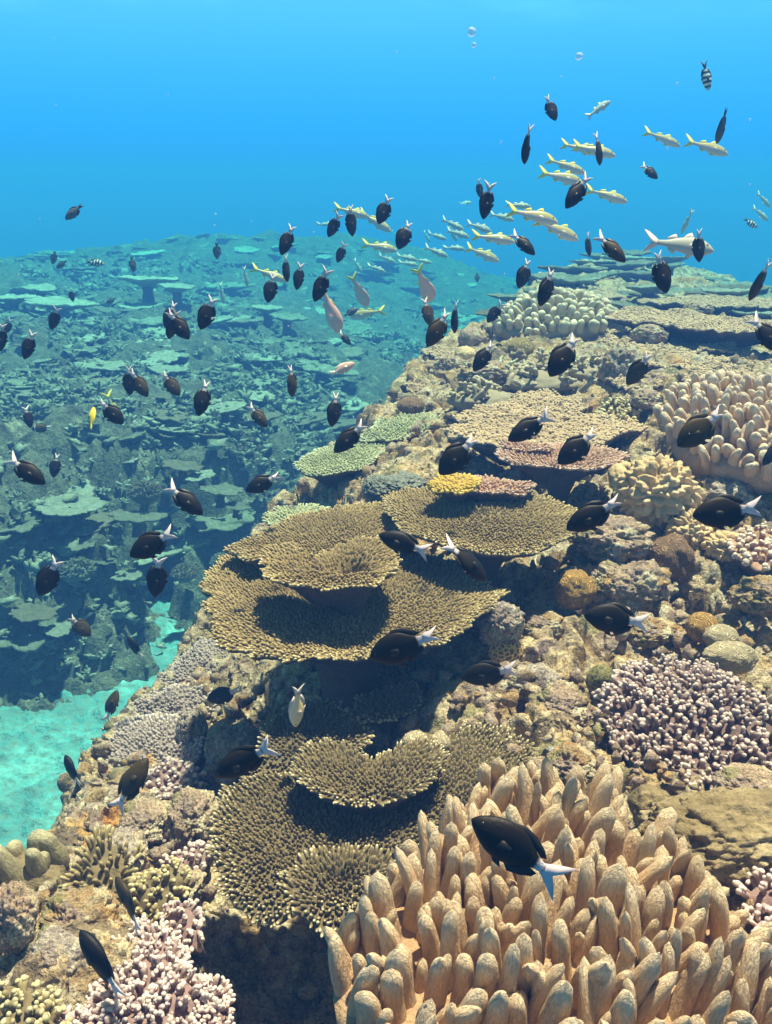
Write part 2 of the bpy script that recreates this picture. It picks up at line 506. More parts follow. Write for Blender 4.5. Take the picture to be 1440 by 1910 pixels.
# ------------------------------------------------------------------ coral materials
def tip_mat(name, body, mid, tip, lo=.35, hi=.95, rough=.75, bs=0.0, bscale=200, var=.35):
    """coral whose growing tips are naturally paler than its body"""
    m, t, b = new_mat(name)
    a = N(t, 'ShaderNodeAttribute', attribute_name='tip').outputs['Fac']
    rn = N(t, 'ShaderNodeAttribute', attribute_name='rnd').outputs['Fac']
    v = N(t, 'ShaderNodeTexCoord').outputs['Object']
    r = ramp(t, [(0, body), (lo, body), ((lo + hi) / 2, mid), (hi, tip), (1, tip)])
    t.links.new(a, r.inputs[0])
    nz = tnoise(t, v, 9, 4, .6)
    c = mixc(t, mrange(t, nz.outputs[0], .35, .65, 0, var), r.outputs[0], tuple(x * .45 for x in body))
    c = mixc(t, mrange(t, rn, 0, 1, 0, var), c, tuple(min(1, x * 1.5) for x in mid))
    # scars overgrown with greyish turf
    pz = tnoise(t, v, 6.5, 5, .65, .5)
    c = mixc(t, mrange(t, pz.outputs[0], .62, .74, 0, .45), c, tuple(.5 * x + .06 for x in body))
    t.links.new(c, b.inputs['Base Color'])
    b.inputs['Roughness'].default_value = rough
    if bs:
        n = tnoise(t, v, bscale, 3, .6)
        bump(t, b, n.outputs[0], bs, .004)
    return m
M_GOLD = tip_mat('golden_table_coral', (.165, .112, .046), (.34, .245, .11), (.84, .70, .38))
M_OLIVE = tip_mat('olive_table_coral', (.105, .075, .034), (.25, .185, .09), (.86, .76, .50))
M_PINKT = tip_mat('pink_table_coral', (.36, .20, .13), (.50, .33, .25), (.80, .66, .54))
M_PURPLE = tip_mat('purple_branch_coral', (.17, .10, .085), (.36, .25, .22), (.74, .62, .55), .35, 1.0, bs=.5)
M_MAUVE = tip_mat('mauve_branch_coral', (.24, .14, .12), (.46, .32, .29), (.74, .60, .54), .2, .85, bs=.4)
M_LILAC = tip_mat('lilac_grey_branch_coral', (.22, .16, .14), (.42, .33, .29), (.68, .58, .51), .2, .9)
M_YELLOWT = tip_mat('yellow_branch_coral', (.16, .115, .055), (.34, .26, .12), (.68, .58, .34), .3, .9)
M_PALET = tip_mat('pale_green_table_coral', (.28, .28, .15), (.42, .42, .26), (.72, .72, .50))
M_LIME = tip_mat('yellow_crust_coral', (.40, .26, .05), (.56, .38, .07), (.70, .52, .16))
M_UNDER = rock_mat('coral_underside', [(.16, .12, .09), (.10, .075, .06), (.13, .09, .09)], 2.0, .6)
M_DEADT = rock_mat('bare_table_coral', [(.46, .36, .24), (.34, .25, .15), (.52, .42, .30), (.26, .18, .12)], 2.2, 1.0, [((.30, .17, .17), 5, .6, .68)])
M_STONE = rock_mat('bare_rock', [(.78, .64, .42), (.58, .42, .26), (.54, .36, .28), (.24, .15, .09)], 1.6, .9, [((.52, .38, .36), 4, .60, .70), ((.66, .64, .56), 7, .6, .7)], [(.78, .66, .46), (.58, .34, .12), (.44, .32, .26), (.30, .27, .11), (.74, .58, .36), (.42, .27, .12), (.64, .52, .36), (.20, .14, .09)])
M_STONE2 = rock_mat('orange_crusted_rock', [(.58, .36, .16), (.46, .24, .08), (.52, .40, .24), (.20, .13, .07)], 1.7, .9, [((.60, .24, .05), 4, .56, .66)], [(.78, .66, .46), (.58, .34, .12), (.44, .32, .26), (.30, .27, .11), (.74, .58, .36), (.42, .27, .12), (.64, .52, .36), (.20, .14, .09)])
M_STONE3 = rock_mat('grey_lilac_rock', [(.54, .44, .36), (.42, .31, .28), (.66, .55, .42), (.20, .14, .11)], 1.5, .9, [((.46, .34, .42), 5, .55, .65)], [(.78, .66, .46), (.58, .34, .12), (.44, .32, .26), (.30, .27, .11), (.74, .58, .36), (.42, .27, .12), (.64, .52, .36), (.20, .14, .09)])
M_STONE4 = rock_mat('dull_grey_boulder', [(.22, .24, .20), (.30, .30, .25), (.16, .16, .13)], 1.4, .8)  # dull grey rock tones for the two boulders

def cone_template(sides=6, prof=((0, 1.0), (.45, .92), (.8, .72), (.95, .42))):
    V = []; T = []
    for tt, r in prof:
        for k in range(sides):
            a = 2 * math.pi * k / sides
            V.append((r * math.cos(a), r * math.sin(a), tt)); T.append(tt)
    V.append((0, 0, 1.0)); T.append(1.0)
    nr = len(prof)
    Q = grid_faces(nr, sides, wrap=True)
    tip = nr * sides; base = (nr - 1) * sides
    Tr = np.array([(base + k, base + (k + 1) % sides, tip) for k in range(sides)])
    return np.array(V), np.array(T), Q, Tr
CT = cone_template(6); CT5 = cone_template(5, ((0, 1.0), (.6, .85), (.92, .5)))
CTK = cone_template(7, ((0, .85), (.3, .9), (.6, 1.0), (.82, .95), (.95, .6)))
def basis(D):
    D = D / np.linalg.norm(D, axis=1, keepdims=True)
    h = np.where(np.abs(D[:, 2:3]) < .9, np.array([[0, 0, 1.0]]), np.array([[1.0, 0, 0]]))
    U = np.cross(h, D); U /= np.linalg.norm(U, axis=1, keepdims=True)
    return U, np.cross(D, U), D
def add_branchlets(mb, P, D, R, L, rnd, tmpl=CT, t0=0.0, mi=0, squash=None):
    V, T, Q, Tr = tmpl
    U, Wv, D = basis(np.asarray(D, float))
    n = len(P); k = len(V)
    R1 = R if squash is None else R * squash
    X = P[:, None] + U[:, None] * (V[None, :, 0:1] * R[:, None, None]) + Wv[:, None] * (V[None, :, 1:2] * R1[:, None, None]) + D[:, None] * (V[None, :, 2:3] * L[:, None, None])
    off = (np.arange(n) * k)[:, None, None]
    tip = np.tile(t0 + (1 - t0) * T, n)
    mb.add(X.reshape(-1, 3), [(Q[None] + off).reshape(-1, 4), (Tr[None] + off).reshape(-1, 3)], mi, tip=tip, rnd=np.repeat(rnd, k))

class Plane:
    """a real plane through a point, with its own axes; photo outlines are laid on it"""
    def __init__(s, px, py, Y, tilt=(0, 0)):
        s.o = at(px, py, Y)
        n = np.array([tilt[0], tilt[1], 1.0]); s.n = n / np.linalg.norm(n)
        s.a = np.cross(np.array([0, 1.0, 0]), s.n); s.a /= np.linalg.norm(s.a)
        s.b = np.cross(s.n, s.a)
    def uv(s, px, py):
        p = on_plane(px, py, s.o, s.n) - s.o
        return np.array([p @ s.a, p @ s.b])
    def xyz(s, q, h=0):
        q = np.asarray(q, float)
        return s.o + q[..., 0:1] * s.a + q[..., 1:2] * s.b + np.asarray(h, float)[..., None] * s.n
class Outline:
    """radius as a function of angle round a centre, from a closed outline"""
    def __init__(s, pts, rough=.02, seed=0, M=360, c=None):
        P = np.asarray(pts, float)
        Q = []
        for i in range(len(P)):
            for k in range(24):
                Q.append(P[i] + (P[(i + 1) % len(P)] - P[i]) * k / 24)
        Q = np.array(Q)
        s.c = Q.mean(0) if c is None else np.asarray(c, float)
        d = Q - s.c
        a = np.arctan2(d[:, 1], d[:, 0]); r = np.hypot(d[:, 0], d[:, 1])
        th = np.linspace(-np.pi, np.pi, M, endpoint=False)
        rr = np.empty(M)
        for i, t_ in enumerate(th):
            da = np.abs((a - t_ + np.pi) % (2 * np.pi) - np.pi)
            m_ = da < .06
            rr[i] = r[m_].max() if m_.any() else r[da.argmin()]
        for _ in range(2):
            rr = .25 * np.roll(rr, 1) + .5 * rr + .25 * np.roll(rr, -1)
        cs = np.stack([np.cos(th), np.sin(th), 0 * th], 1)
        rr *= 1 + rough * (1.2 * fbm(cs * 3.1 + seed * 3.7, 3, seed) + .9 * fbm(cs * 11 + seed, 2, seed + 9))
        s.th, s.r, s.M = th, rr, M
        s.R = rr.mean()
    def rad(s, th):
        return np.interp(th, s.th, s.r, period=2 * np.pi)
    def rho(s, q):
        d = q - s.c
        return np.hypot(d[:, 0], d[:, 1]) / s.rad(np.arctan2(d[:, 1], d[:, 0]))

def hexgrid(ol, sp, rs, jit=.35, lim=1.0):
    R = ol.r.max() * 1.05
    ny = int(R / (sp * .866)) + 1; nx = int(R / sp) + 1
    j, i = np.meshgrid(np.arange(-ny, ny + 1), np.arange(-nx, nx + 1), indexing='ij')
    q = np.stack([(i + .5 * (j % 2)) * sp, j * sp * .866], -1).reshape(-1, 2) + ol.c
    q = q + rs.uniform(-jit, jit, q.shape) * sp
    return q[ol.rho(q) < lim]

def make_plate(name, pl, ol, mat, parent, thick=.014, sp=.0086, br=.0034, bl=.0092, bowl=.0, und=.006, cone=.05, seed=1, lean=1.1, branch=True, jit=.35, tmpl=CT, rimlen=1.5, knob=False, smat=None, hole=None, cone_at=.35, lump=0.0):
    rs = np.random.RandomState(seed)
    def h(q):
        rho = np.minimum(ol.rho(q), 1.05)
        hh = bowl * rho ** 2 * ol.R + und * fbm(np.concatenate([q / max(.05, ol.R * .45), np.full((len(q), 1), seed * 1.7)], 1), 3, seed) * 2
        if lump: hh = hh + lump * fbm(np.concatenate([q / .05, np.full((len(q), 1), seed * 2.7)], 1), 4, seed + 3, .6)
        if hole is not None:
            hh = hh - hole[2] * np.exp(-((q - np.array(hole[0])) ** 2).sum(1) / hole[1] ** 2)
        return hh
    nr = 56 if lump else 18
    rh = np.linspace(0.02, 1, nr)
    M = ol.M
    ang, rr = ol.th, ol.r
    q = ol.c + (rh[:, None, None] * rr[None, :, None]) * np.stack([np.cos(ang), np.sin(ang)], -1)[None]
    qf = q.reshape(-1, 2)
    top = pl.xyz(qf, h(qf))
    # rounded rim and underside sloping down to the stalk
    rims = []
    for f_, dz in ((1.006, .30), (1.004, .65), (.99, .95)):
        qq = ol.c + f_ * (q[-1] - ol.c)
        rims.append(pl.xyz(qq, h(q[-1]) - thick * dz * .7))
    rb = np.linspace(.93, .06, 8)
    bots = []
    for f_ in rb:
        qq = ol.c + f_ * (q[-1] - ol.c)
        dn = thick * .75 + cone * np.clip((1 - f_) / (1 - cone_at), 0, 1) ** 1.6 + .004 * fbm(np.concatenate([qq * 60, np.zeros((len(qq), 1))], 1), 2, seed)
        bots.append(pl.xyz(qq, h(qq) - dn))
    V = np.concatenate([top] + rims + bots)
    mb = MB()
    k = nr + 3 + len(bots)
    F = grid_faces(k, M, wrap=True)
    tipv = np.zeros(len(V)); rnd = np.full(len(V), .2)
    ring = np.repeat(np.arange(k), M)
    tipv[(ring >= nr - 1) & (ring <= nr)] = .55
    fi = np.repeat(np.arange(k - 1), M)
    mb.add(V, F[fi < nr], 0, tip=tipv, rnd=rnd)
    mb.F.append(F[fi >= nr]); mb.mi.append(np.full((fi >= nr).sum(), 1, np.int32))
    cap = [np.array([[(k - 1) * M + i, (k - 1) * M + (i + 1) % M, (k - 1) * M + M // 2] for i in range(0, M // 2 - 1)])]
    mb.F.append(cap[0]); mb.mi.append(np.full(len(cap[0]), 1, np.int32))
    if branch:
        q = hexgrid(ol, sp, rs, jit, .985)
        nR = int(2 * math.pi * ol.R / (sp * .8))
        tr = rs.uniform(-np.pi, np.pi, nR)
        qr = ol.c + (ol.rad(tr) * rs.uniform(.975, 1.0, nR))[:, None] * np.stack([np.cos(tr), np.sin(tr)], 1)
        q = np.concatenate([q, qr]); isr = np.concatenate([np.zeros(len(q) - nR), np.ones(nR)])
        keep = fbm(np.concatenate([q / .035, np.full((len(q), 1), seed * 1.1)], 1), 3, seed + 15) > -.66
        q = q[keep]; isr = isr[keep]
        rho = np.minimum(ol.rho(q), 1)
        d = q - ol.c; d /= np.linalg.norm(d, axis=1, keepdims=True) + 1e-9
        e = lean * rho ** 2.2 + isr * .8
        # tangential swirl and neighbourhood combing so that rows lean together
        sw = fbm(np.concatenate([q / .05, np.full((len(q), 1), seed)], 1), 2, seed + 5)
        dd = d + .8 * sw[:, None] * np.stack([-d[:, 1], d[:, 0]], 1) + rs.normal(0, .22, d.shape)
        D = pl.n + (dd[:, 0:1] * pl.a + dd[:, 1:2] * pl.b) * (e[:, None] + .15)
        D -= .25 * isr[:, None] * pl.n
        n = len(q)
        rnd = np.clip(rs.uniform(0, 1, n) * .6 + .5 * (fbm(np.concatenate([q / .09, np.full((n, 1), 3.3)], 1), 3, seed + 8) + .3), 0, 1)
        dens = rs.uniform(.7, 1.15, n)
        L = bl * dens * (1 + (rimlen - 1) * rho ** 6)
        R = br * rs.uniform(.8, 1.2, n)
        P = pl.xyz(q, h(q) - .15 * L)
        inner = .75 + .25 * rho
        add_branchlets(mb, P, D, R, L, rnd, tmpl)
        # the growing edge is paler: tips of inner branchlets stay duller
        st, arr = mb.A['tip'][-1]
        arr *= np.repeat(.50 + .50 * rho ** 4, len(tmpl[0])) * np.repeat(rs.uniform(.75, 1.1, n), len(tmpl[0]))
        if knob:
            for s_ in range(3):
                f_ = rs.uniform(.45, .8, n)
                Dn = D / np.linalg.norm(D, axis=1, keepdims=True)
                P2 = P + Dn * (L * f_)[:, None]
                D2 = Dn * .7 + rs.normal(0, .75, D.shape)
                add_branchlets(mb, P2, D2, R * rs.uniform(.7, .95, n), L * rs.uniform(.35, .6, n), rnd, tmpl, .35)
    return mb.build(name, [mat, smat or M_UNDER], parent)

def stalk(pl, ol, parent, z_to, r0=.26, r1=.13, drop=.03):
    """tapered foot from the underside of a plate to the rock"""
    top = pl.xyz(ol.c[None], np.array([-drop]))[0]
    th = np.linspace(0, 2 * np.pi, 28, endpoint=False)
    rings = []
    Lz = max(.05, top[2] - z_to)
    for i in range(9):
        f_ = i / 8
        r = ol.R * (r0 * (1 - f_) ** 2 + r1 + .12 * f_ ** 4)
        P = np.stack([top[0] + r * np.cos(th), top[1] + r * np.sin(th), np.full(28, top[2] - Lz * f_)], 1)
        P += .30 * r * np.stack([fbm(P * 14, 3, 7), fbm(P * 14 + 30, 3, 8), 0 * th], 1)
        rings.append(P)
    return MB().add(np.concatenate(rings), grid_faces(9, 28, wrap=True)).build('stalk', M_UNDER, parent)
def local(root, *obs):
    """children were built in world space: keep them there under a root that stands at its own base"""
    for o in obs:
        o.matrix_parent_inverse = Matrix.Translation(-Vector(root.location))

def table_coral(label, tiers, group=None, foot=.1, name='table_coral', cat='table coral'):
    """tiers: list of dict(px outline, centre, Y, ...)"""
    first = tiers[0]
    pl0 = Plane(*first['c'], first['Y'], first.get('tilt', (0, 0)))
    ol0 = Outline([pl0.uv(*p) for p in first['px']], seed=first.get('seed', 1))
    base = pl0.xyz(ol0.c[None], np.array([-foot]))[0]
    root = empty(name, base, label, cat, group)
    kids = []
    for i, td in enumerate(tiers):
        td = dict(td)
        pl = Plane(*td.pop('c'), td.pop('Y'), td.pop('tilt', (0, 0)))
        px = td.pop('px')
        sd_ = td.get('seed', 1)
        cpx = td.pop('cen', None)
        ol = Outline([pl.uv(*p) for p in px], td.pop('rough', .045), sd_, c=None if cpx is None else pl.uv(*cpx))
        zto = td.pop('foot', base[2])
        plab = td.pop('label', None)
        hp = td.pop('hole_px', None)
        if hp: td['hole'] = (pl.uv(*hp[0]), hp[1], hp[2])
        o = make_plate('plate', pl, ol, td.pop('mat'), root, **td)
        tag(o, plab)
        kids.append(o)
        if i == 0 or td.get('stalk'):
            kids.append(stalk(pl, ol, root, zto - .05))
    local(root, *kids)
    return root

# ------------------------------------------------------------------ the golden three-tier colony in the middle
table_coral('big golden three-tiered table coral in the middle, a fish at its lower right edge', [
    dict(c=(660, 1140), Y=1.72, mat=M_GOLD, seed=3, bowl=.025, und=.010, cone=.09, cen=(650, 1130), rough=.05,
         px=[(390, 1075), (388, 1100), (405, 1112), (398, 1125), (405, 1150), (403, 1172), (425, 1200), (480, 1222), (550, 1232), (575, 1226), (585, 1222), (600, 1230), (660, 1231), (720, 1222), (790, 1203), (840, 1195), (880, 1170), (905, 1148), (935, 1112), (925, 1095), (895, 1075), (860, 1050), (800, 1035), (700, 1030), (560, 1030), (470, 1040), (420, 1048)]),
    dict(c=(600, 1000), Y=2.02, tilt=(-.02, -.03), mat=M_GOLD, seed=4, bowl=.02, und=.006, cone=.10, thick=.013, cen=(620, 1000),
         px=[(428, 1027), (445, 1035), (460, 1046), (500, 1035), (560, 1062), (650, 1062), (735, 1020), (742, 975), (728, 945), (690, 941), (620, 952), (560, 966), (520, 986), (470, 1008)], label='upper rear plate with a long pointed left end'),
    dict(c=(615, 1060), Y=1.71, tilt=(.0, .01), mat=M_GOLD, seed=5, bowl=.07, und=.010, cone=.06, thick=.012, cen=(612, 1062), hole_px=((658, 1058), .030, .09),
         px=[(493, 1045), (500, 1075), (520, 1092), (560, 1100), (640, 1102), (700, 1096), (730, 1078), (737, 1055), (735, 1030), (705, 1008), (640, 1020), (590, 1045), (545, 1026), (505, 1030)], label='small bowl shaped top plate with a dark pit'),
], foot=.24)
table_coral('wide golden table coral under the yellow and pink ledge, fish at its right end', [
    dict(c=(900, 985), Y=1.98, tilt=(-.01, -.04), mat=M_GOLD, seed=6, bowl=.05, und=.007, cone=.07, cen=(895, 975), rough=.02,
         px=[(722, 932), (728, 965), (750, 988), (790, 1012), (850, 1032), (920, 1042), (985, 1040), (1040, 1020), (1088, 990), (1075, 962), (1030, 940), (940, 925), (830, 918), (760, 920)]),
], foot=.2)
# ------------------------------------------------------------------ the olive colony in front
table_coral('broad olive brown table coral in the front, its lower lobes edged with white tips', [
    dict(c=(640, 1550), Y=1.16, tilt=(.02, -.06), mat=M_OLIVE, seed=8, sp=.0078, br=.0030, bl=.0105, lean=.6, bowl=.03, und=.008, cone=.06, cen=(650, 1530), rough=.03,
         px=[(415, 1490), (400, 1560), (405, 1620), (425, 1665), (455, 1700), (510, 1718), (545, 1690), (560, 1660), (620, 1700), (690, 1660), (760, 1600), (830, 1540), (920, 1500), (1000, 1465), (1010, 1440), (995, 1405), (960, 1375), (900, 1368), (850, 1385), (780, 1440), (600, 1450), (470, 1460)]),
    dict(c=(640, 1660), Y=1.035, tilt=(.0, -.10), mat=M_OLIVE, seed=9, sp=.0084, br=.0032, bl=.0125, lean=.8, bowl=.02, und=.004, cone=.04, thick=.012, cen=(640, 1650),
         px=[(536, 1640), (545, 1690), (560, 1710), (600, 1728), (630, 1732), (680, 1715), (720, 1680), (745, 1640), (720, 1600), (650, 1590), (580, 1600)], label='front lobe with bright white tips'),
    dict(c=(690, 1440), Y=1.24, tilt=(.0, .03), mat=M_OLIVE, seed=10, sp=.0078, br=.0030, bl=.0100, lean=.7, bowl=.06, und=.006, cone=.06, thick=.012, cen=(690, 1452),
         px=[(550, 1435), (560, 1460), (600, 1485), (660, 1502), (720, 1500), (780, 1480), (815, 1450), (828, 1415), (810, 1395), (770, 1395), (735, 1418), (690, 1420), (650, 1400), (610, 1390), (570, 1405)], label='raised kidney shaped plate'),
], foot=.2)
table_coral('dark olive table coral behind the kidney shaped plate, a pale upright fish before it', [
    dict(c=(560, 1385), Y=1.46, tilt=(.02, -.10), mat=M_OLIVE, seed=12, cone=.05, und=.006,
         px=[(463, 1452), (480, 1410), (500, 1360), (535, 1322), (600, 1310), (650, 1335), (690, 1365), (680, 1400), (600, 1430), (540, 1450)])], foot=.14)
table_coral('small dark table coral with pale front tips under the golden coral', [
    dict(c=(715, 1315), Y=1.6, tilt=(-.04, -.06), mat=M_OLIVE, seed=13, cone=.04, und=.006,
         px=[(655, 1335), (690, 1345), (725, 1342), (765, 1325), (782, 1300), (765, 1282), (720, 1285), (675, 1300)])], foot=.1)
# ------------------------------------------------------------------ ledges behind
table_coral('thin pink table coral shelf with upturned right end, above the lumpy tan coral', [
    dict(c=(1045, 862), Y=2.36, tilt=(-.0, .0), mat=M_PINKT, seed=15, cone=.05, bowl=.03, sp=.010, br=.004, bl=.013, cen=(1045, 858),
         px=[(926, 850), (945, 864), (1000, 870), (1060, 874), (1110, 874), (1150, 864), (1164, 850), (1130, 838), (1050, 832), (960, 836)])], foot=.12)
table_coral('short pink table coral shelf lying on the left of the longer pink one', [
    dict(c=(975, 834), Y=2.46, mat=M_PINKT, seed=16, cone=.04, sp=.010, br=.004, bl=.012,
         px=[(934, 832), (970, 840), (1026, 842), (1022, 832), (980, 824), (945, 824)])], foot=.1)
table_coral('low crusted ledge, bright yellow on its left half and pink on the right', [
    dict(c=(890, 906), Y=2.16, mat=M_PINKT, seed=17, cone=.05, sp=.010, br=.004, bl=.010, cen=(900, 905),
         px=[(870, 916), (920, 921), (985, 916), (992, 906), (950, 896), (890, 890), (850, 900)], label='pink half'),
    dict(c=(850, 900), Y=2.12, mat=M_LIME, seed=18, cone=.03, sp=.010, br=.005, bl=.009, cen=(848, 900), bowl=-.03,
         px=[(799, 904), (815, 914), (850, 917), (885, 914), (890, 896), (870, 884), (835, 884)], label='yellow crust')], foot=.1)
M_DEADB = tip_mat('bare_table_coral_stubs', (.40, .27, .16), (.54, .39, .25), (.66, .50, .34), .1, .95, bs=.6)
dead = dict(sp=.0115, br=.0048, bl=.0055, jit=.6, mat=M_DEADB, lump=.024, thick=.03, und=.012, rough=.05)
table_coral('large flat bare table coral, pale brown, right behind the thin pink shelf', [
    dict(dead, c=(985, 800), Y=2.78, tilt=(.01, -.04), seed=20, cone=.10, cen=(985, 795),
         px=[(832, 808), (880, 826), (960, 834), (1050, 832), (1130, 822), (1205, 794), (1212, 784), (1150, 775), (1080, 780), (1000, 770), (900, 778), (850, 790)]),
    dict(dead, c=(980, 765), Y=3.0, tilt=(.0, -.10), seed=21, cone=.08, cen=(980, 762),
         px=[(846, 778), (900, 786), (980, 785), (1060, 780), (1090, 762), (1075, 742), (1030, 733), (960, 738), (890, 755)], label='higher rear tier')], foot=.2)
table_coral('long flat table coral with a dark underside beside the pale crest finger coral', [
    dict(dead, c=(1290, 597), Y=4.2, seed=23, cone=.10, thick=.022, cen=(1290, 592), tilt=(0, -.015),
         px=[(1128, 588), (1200, 599), (1300, 609), (1400, 619), (1530, 628), (1560, 612), (1440, 597), (1300, 585), (1180, 577)])], foot=.3)
table_coral('pale bare ledge below the long dark-edged table coral', [
    dict(dead, c=(1215, 668), Y=3.7, seed=24, cone=.12, cen=(1215, 665), px=[(1105, 658), (1150, 680), (1230, 690), (1330, 690), (1345, 676), (1280, 655), (1220, 640), (1160, 640)])], foot=.2)
table_coral('narrow bare ledge between two dark gaps at the right of the crest', [
    dict(dead, c=(1320, 648), Y=4.05, seed=25, cone=.1, cen=(1320, 645), px=[(1240, 646), (1290, 656), (1380, 656), (1400, 645), (1330, 634), (1260, 634)])], foot=.2)
for q, (px_, Y_, lab_) in enumerate([([(1085, 628), (1140, 640), (1200, 640), (1230, 630), (1180, 620), (1120, 618)], 4.3, 'short pale ledge under the left end of the long table coral'),
        ([(1330, 672), (1380, 684), (1500, 690), (1500, 668), (1400, 660)], 3.75, 'brown shelf leaving the picture at the right, below the narrow bare ledge'),
        ([(1130, 712), (1170, 722), (1230, 722), (1240, 710), (1190, 702)], 3.3, 'small bare shelf under the pale bare ledge, above the yellow tipped tuft'),
        ([(790, 655), (830, 668), (880, 664), (872, 652), (830, 644)], 4.2, 'thin ledge at the left end of the crest over the channel'),
        ([(745, 722), (790, 732), (840, 722), (830, 710), (780, 706)], 3.8, 'thin bare ledge on the left shoulder of the reef'),
        ([(1190, 560), (1300, 570), (1440, 572), (1440, 556), (1300, 550)], 5.6, 'pale flat table coral behind the long dark-edged one'),
        ([(1010, 545), (1080, 556), (1160, 556), (1150, 542), (1070, 536)], 6.6, 'hazy flat table coral behind the pale crest finger coral')]):
    table_coral(lab_, [dict(dead, c=tuple(np.mean(px_, 0)), Y=Y_, seed=80 + q, cone=.08, px=px_, thick=.022)], foot=.18)
table_coral('flat brown ledge running out of the picture above the pink finger coral', [
    dict(dead, c=(1370, 700), Y=3.3, seed=26, cone=.1, cen=(1370, 698), px=[(1270, 700), (1330, 716), (1440, 728), (1560, 730), (1560, 695), (1440, 680), (1330, 682)])], foot=.2)
table_coral('pale green table coral jutting left over the deep channel', [
    dict(c=(640, 850), Y=2.95, tilt=(.02, -.03), mat=M_PALET, seed=28, cone=.10, sp=.011, br=.004, bl=.010, cen=(640, 848),
         px=[(552, 866), (568, 884), (620, 886), (680, 870), (725, 835), (740, 815), (700, 808), (640, 826), (590, 842)])], foot=.25)
table_coral('grey green table coral just above the jutting pale one', [
    dict(c=(745, 795), Y=3.25, tilt=(.02, -.06), mat=M_PALET, seed=29, cone=.10, sp=.012, br=.0045, bl=.011, cen=(745, 795),
         px=[(672, 818), (720, 822), (780, 808), (815, 790), (812, 772), (770, 768), (715, 782)])], foot=.25)
table_coral('small pale table coral peeping out left of the golden colony', [
    dict(c=(545, 962), Y=2.55, tilt=(.02, -.03), mat=M_PALET, seed=30, cone=.07, sp=.011, br=.004, bl=.010,
         px=[(491, 964), (510, 978), (550, 980), (590, 965), (612, 948), (570, 944), (525, 950)])], foot=.2)
# ------------------------------------------------------------------ branching corals
def branch_patch(label, px, c, Y, mat, seed, sp, br, bl, tilt=(0, 0), bowl=-.25, cen=None, lean=.9, knob=True, name='branching_coral', cone=.06, foot=.1, rough=.04, und=.012, tmpl=CTK):
    return table_coral(label, [dict(c=c, Y=Y, tilt=tilt, px=px, mat=mat, seed=seed, sp=sp, br=br, bl=bl, bowl=bowl, lean=lean, knob=knob, cone=cone, rough=rough, und=und, tmpl=tmpl, jit=.45, rimlen=1.1, thick=.03, **({'cen': cen} if cen else {}))], foot=foot, name=name, cat='branching coral')
branch_patch('big knobbly purple branching coral with whitish tips at the right edge',
             [(1135, 1290), (1150, 1340), (1180, 1385), (1240, 1420), (1300, 1445), (1360, 1450), (1450, 1435), (1470, 1380), (1420, 1320), (1370, 1275), (1300, 1235), (1230, 1235), (1170, 1255)],
             (1300, 1345), 1.33, M_PURPLE, 40, .0155, .0046, .027, tilt=(-.05, -.12), bowl=-.10)
branch_patch('pink white branching coral cluster in the bottom left corner, below a blurred fish',
             [(215, 1760), (200, 1820), (170, 1890), (100, 1900), (60, 1980), (250, 2060), (420, 2020), (405, 1900), (370, 1860), (330, 1800), (310, 1745), (265, 1715)],
             (270, 1850), .90, M_MAUVE, 41, .0115, .0036, .020, tilt=(-.1, -.05), bowl=-.12)
branch_patch('pale pointed branching coral tuft beside the dark hollow at the bottom',
             [(350, 1830), (340, 1890), (380, 1930), (420, 1890), (400, 1825), (375, 1815)], (378, 1868), .93, M_MAUVE, 42, .012, .0040, .020, tilt=(0, -.1), bowl=-.5)
branch_patch('yellowish green branching coral tuft left of the rounded grey rock',
             [(120, 1640), (135, 1668), (170, 1668), (200, 1640), (225, 1600), (240, 1570), (200, 1555), (165, 1560), (135, 1600)], (175, 1615), 1.16, M_YELLOWT, 43, .0125, .0036, .024, tilt=(-.2, -.15), bowl=-.4, knob=False)
branch_patch('tan branching coral strip on the slope beneath the rounded grey rock',
             [(240, 1660), (240, 1720), (280, 1735), (320, 1690), (345, 1640), (320, 1610), (275, 1640)], (290, 1670), 1.12, M_YELLOWT, 44, .013, .0042, .016, tilt=(-.3, -.3), bowl=-.2)
LS = [([(158, 1440), (170, 1475), (225, 1490), (310, 1440), (370, 1400), (365, 1350), (290, 1325), (215, 1345), (178, 1390)], (245, 1405), 1.86, 'lilac grey branching coral sheet spilling down to the sand', 45),
      ([(205, 1345), (250, 1378), (330, 1365), (400, 1315), (385, 1280), (310, 1280), (250, 1305)], (295, 1325), 2.08, 'second lilac grey coral sheet up the slope beside the sand', 46),
      ([(272, 1290), (330, 1310), (400, 1285), (450, 1240), (430, 1190), (370, 1190), (320, 1235)], (350, 1248), 2.32, 'uppermost lilac grey coral sheet, just left of the golden colony', 47)]
for px, c, Y, lab, sd_ in LS:
    branch_patch(lab, px, c, Y, M_LILAC, sd_, .0105, .0044, .010, tilt=(-.45, -.25), bowl=-.10, knob=False, tmpl=CT)
branch_patch('pinkish knobbly coral patch below the lilac sheets', [(262, 1470), (300, 1480), (360, 1465), (372, 1440), (330, 1420), (280, 1430)], (315, 1452), 1.66, M_MAUVE, 48, .014, .005, .014, tilt=(-.2, -.2), bowl=-.25)
branch_patch('small pinkish coral patch at the dark hollow left of the olive colony', [(312, 1610), (345, 1625), (385, 1605), (392, 1580), (350, 1575), (325, 1590)], (350, 1600), 1.27, M_MAUVE, 49, .013, .0045, .011, tilt=(-.2, -.3), bowl=-.2)
branch_patch('small yellow tipped coral tuft between the bare table and the pink finger coral', [(1122, 765), (1140, 778), (1175, 775), (1180, 755), (1150, 745), (1125, 752)], (1150, 762), 3.0, M_YELLOWT, 50, .022, .007, .028, bowl=-.4)
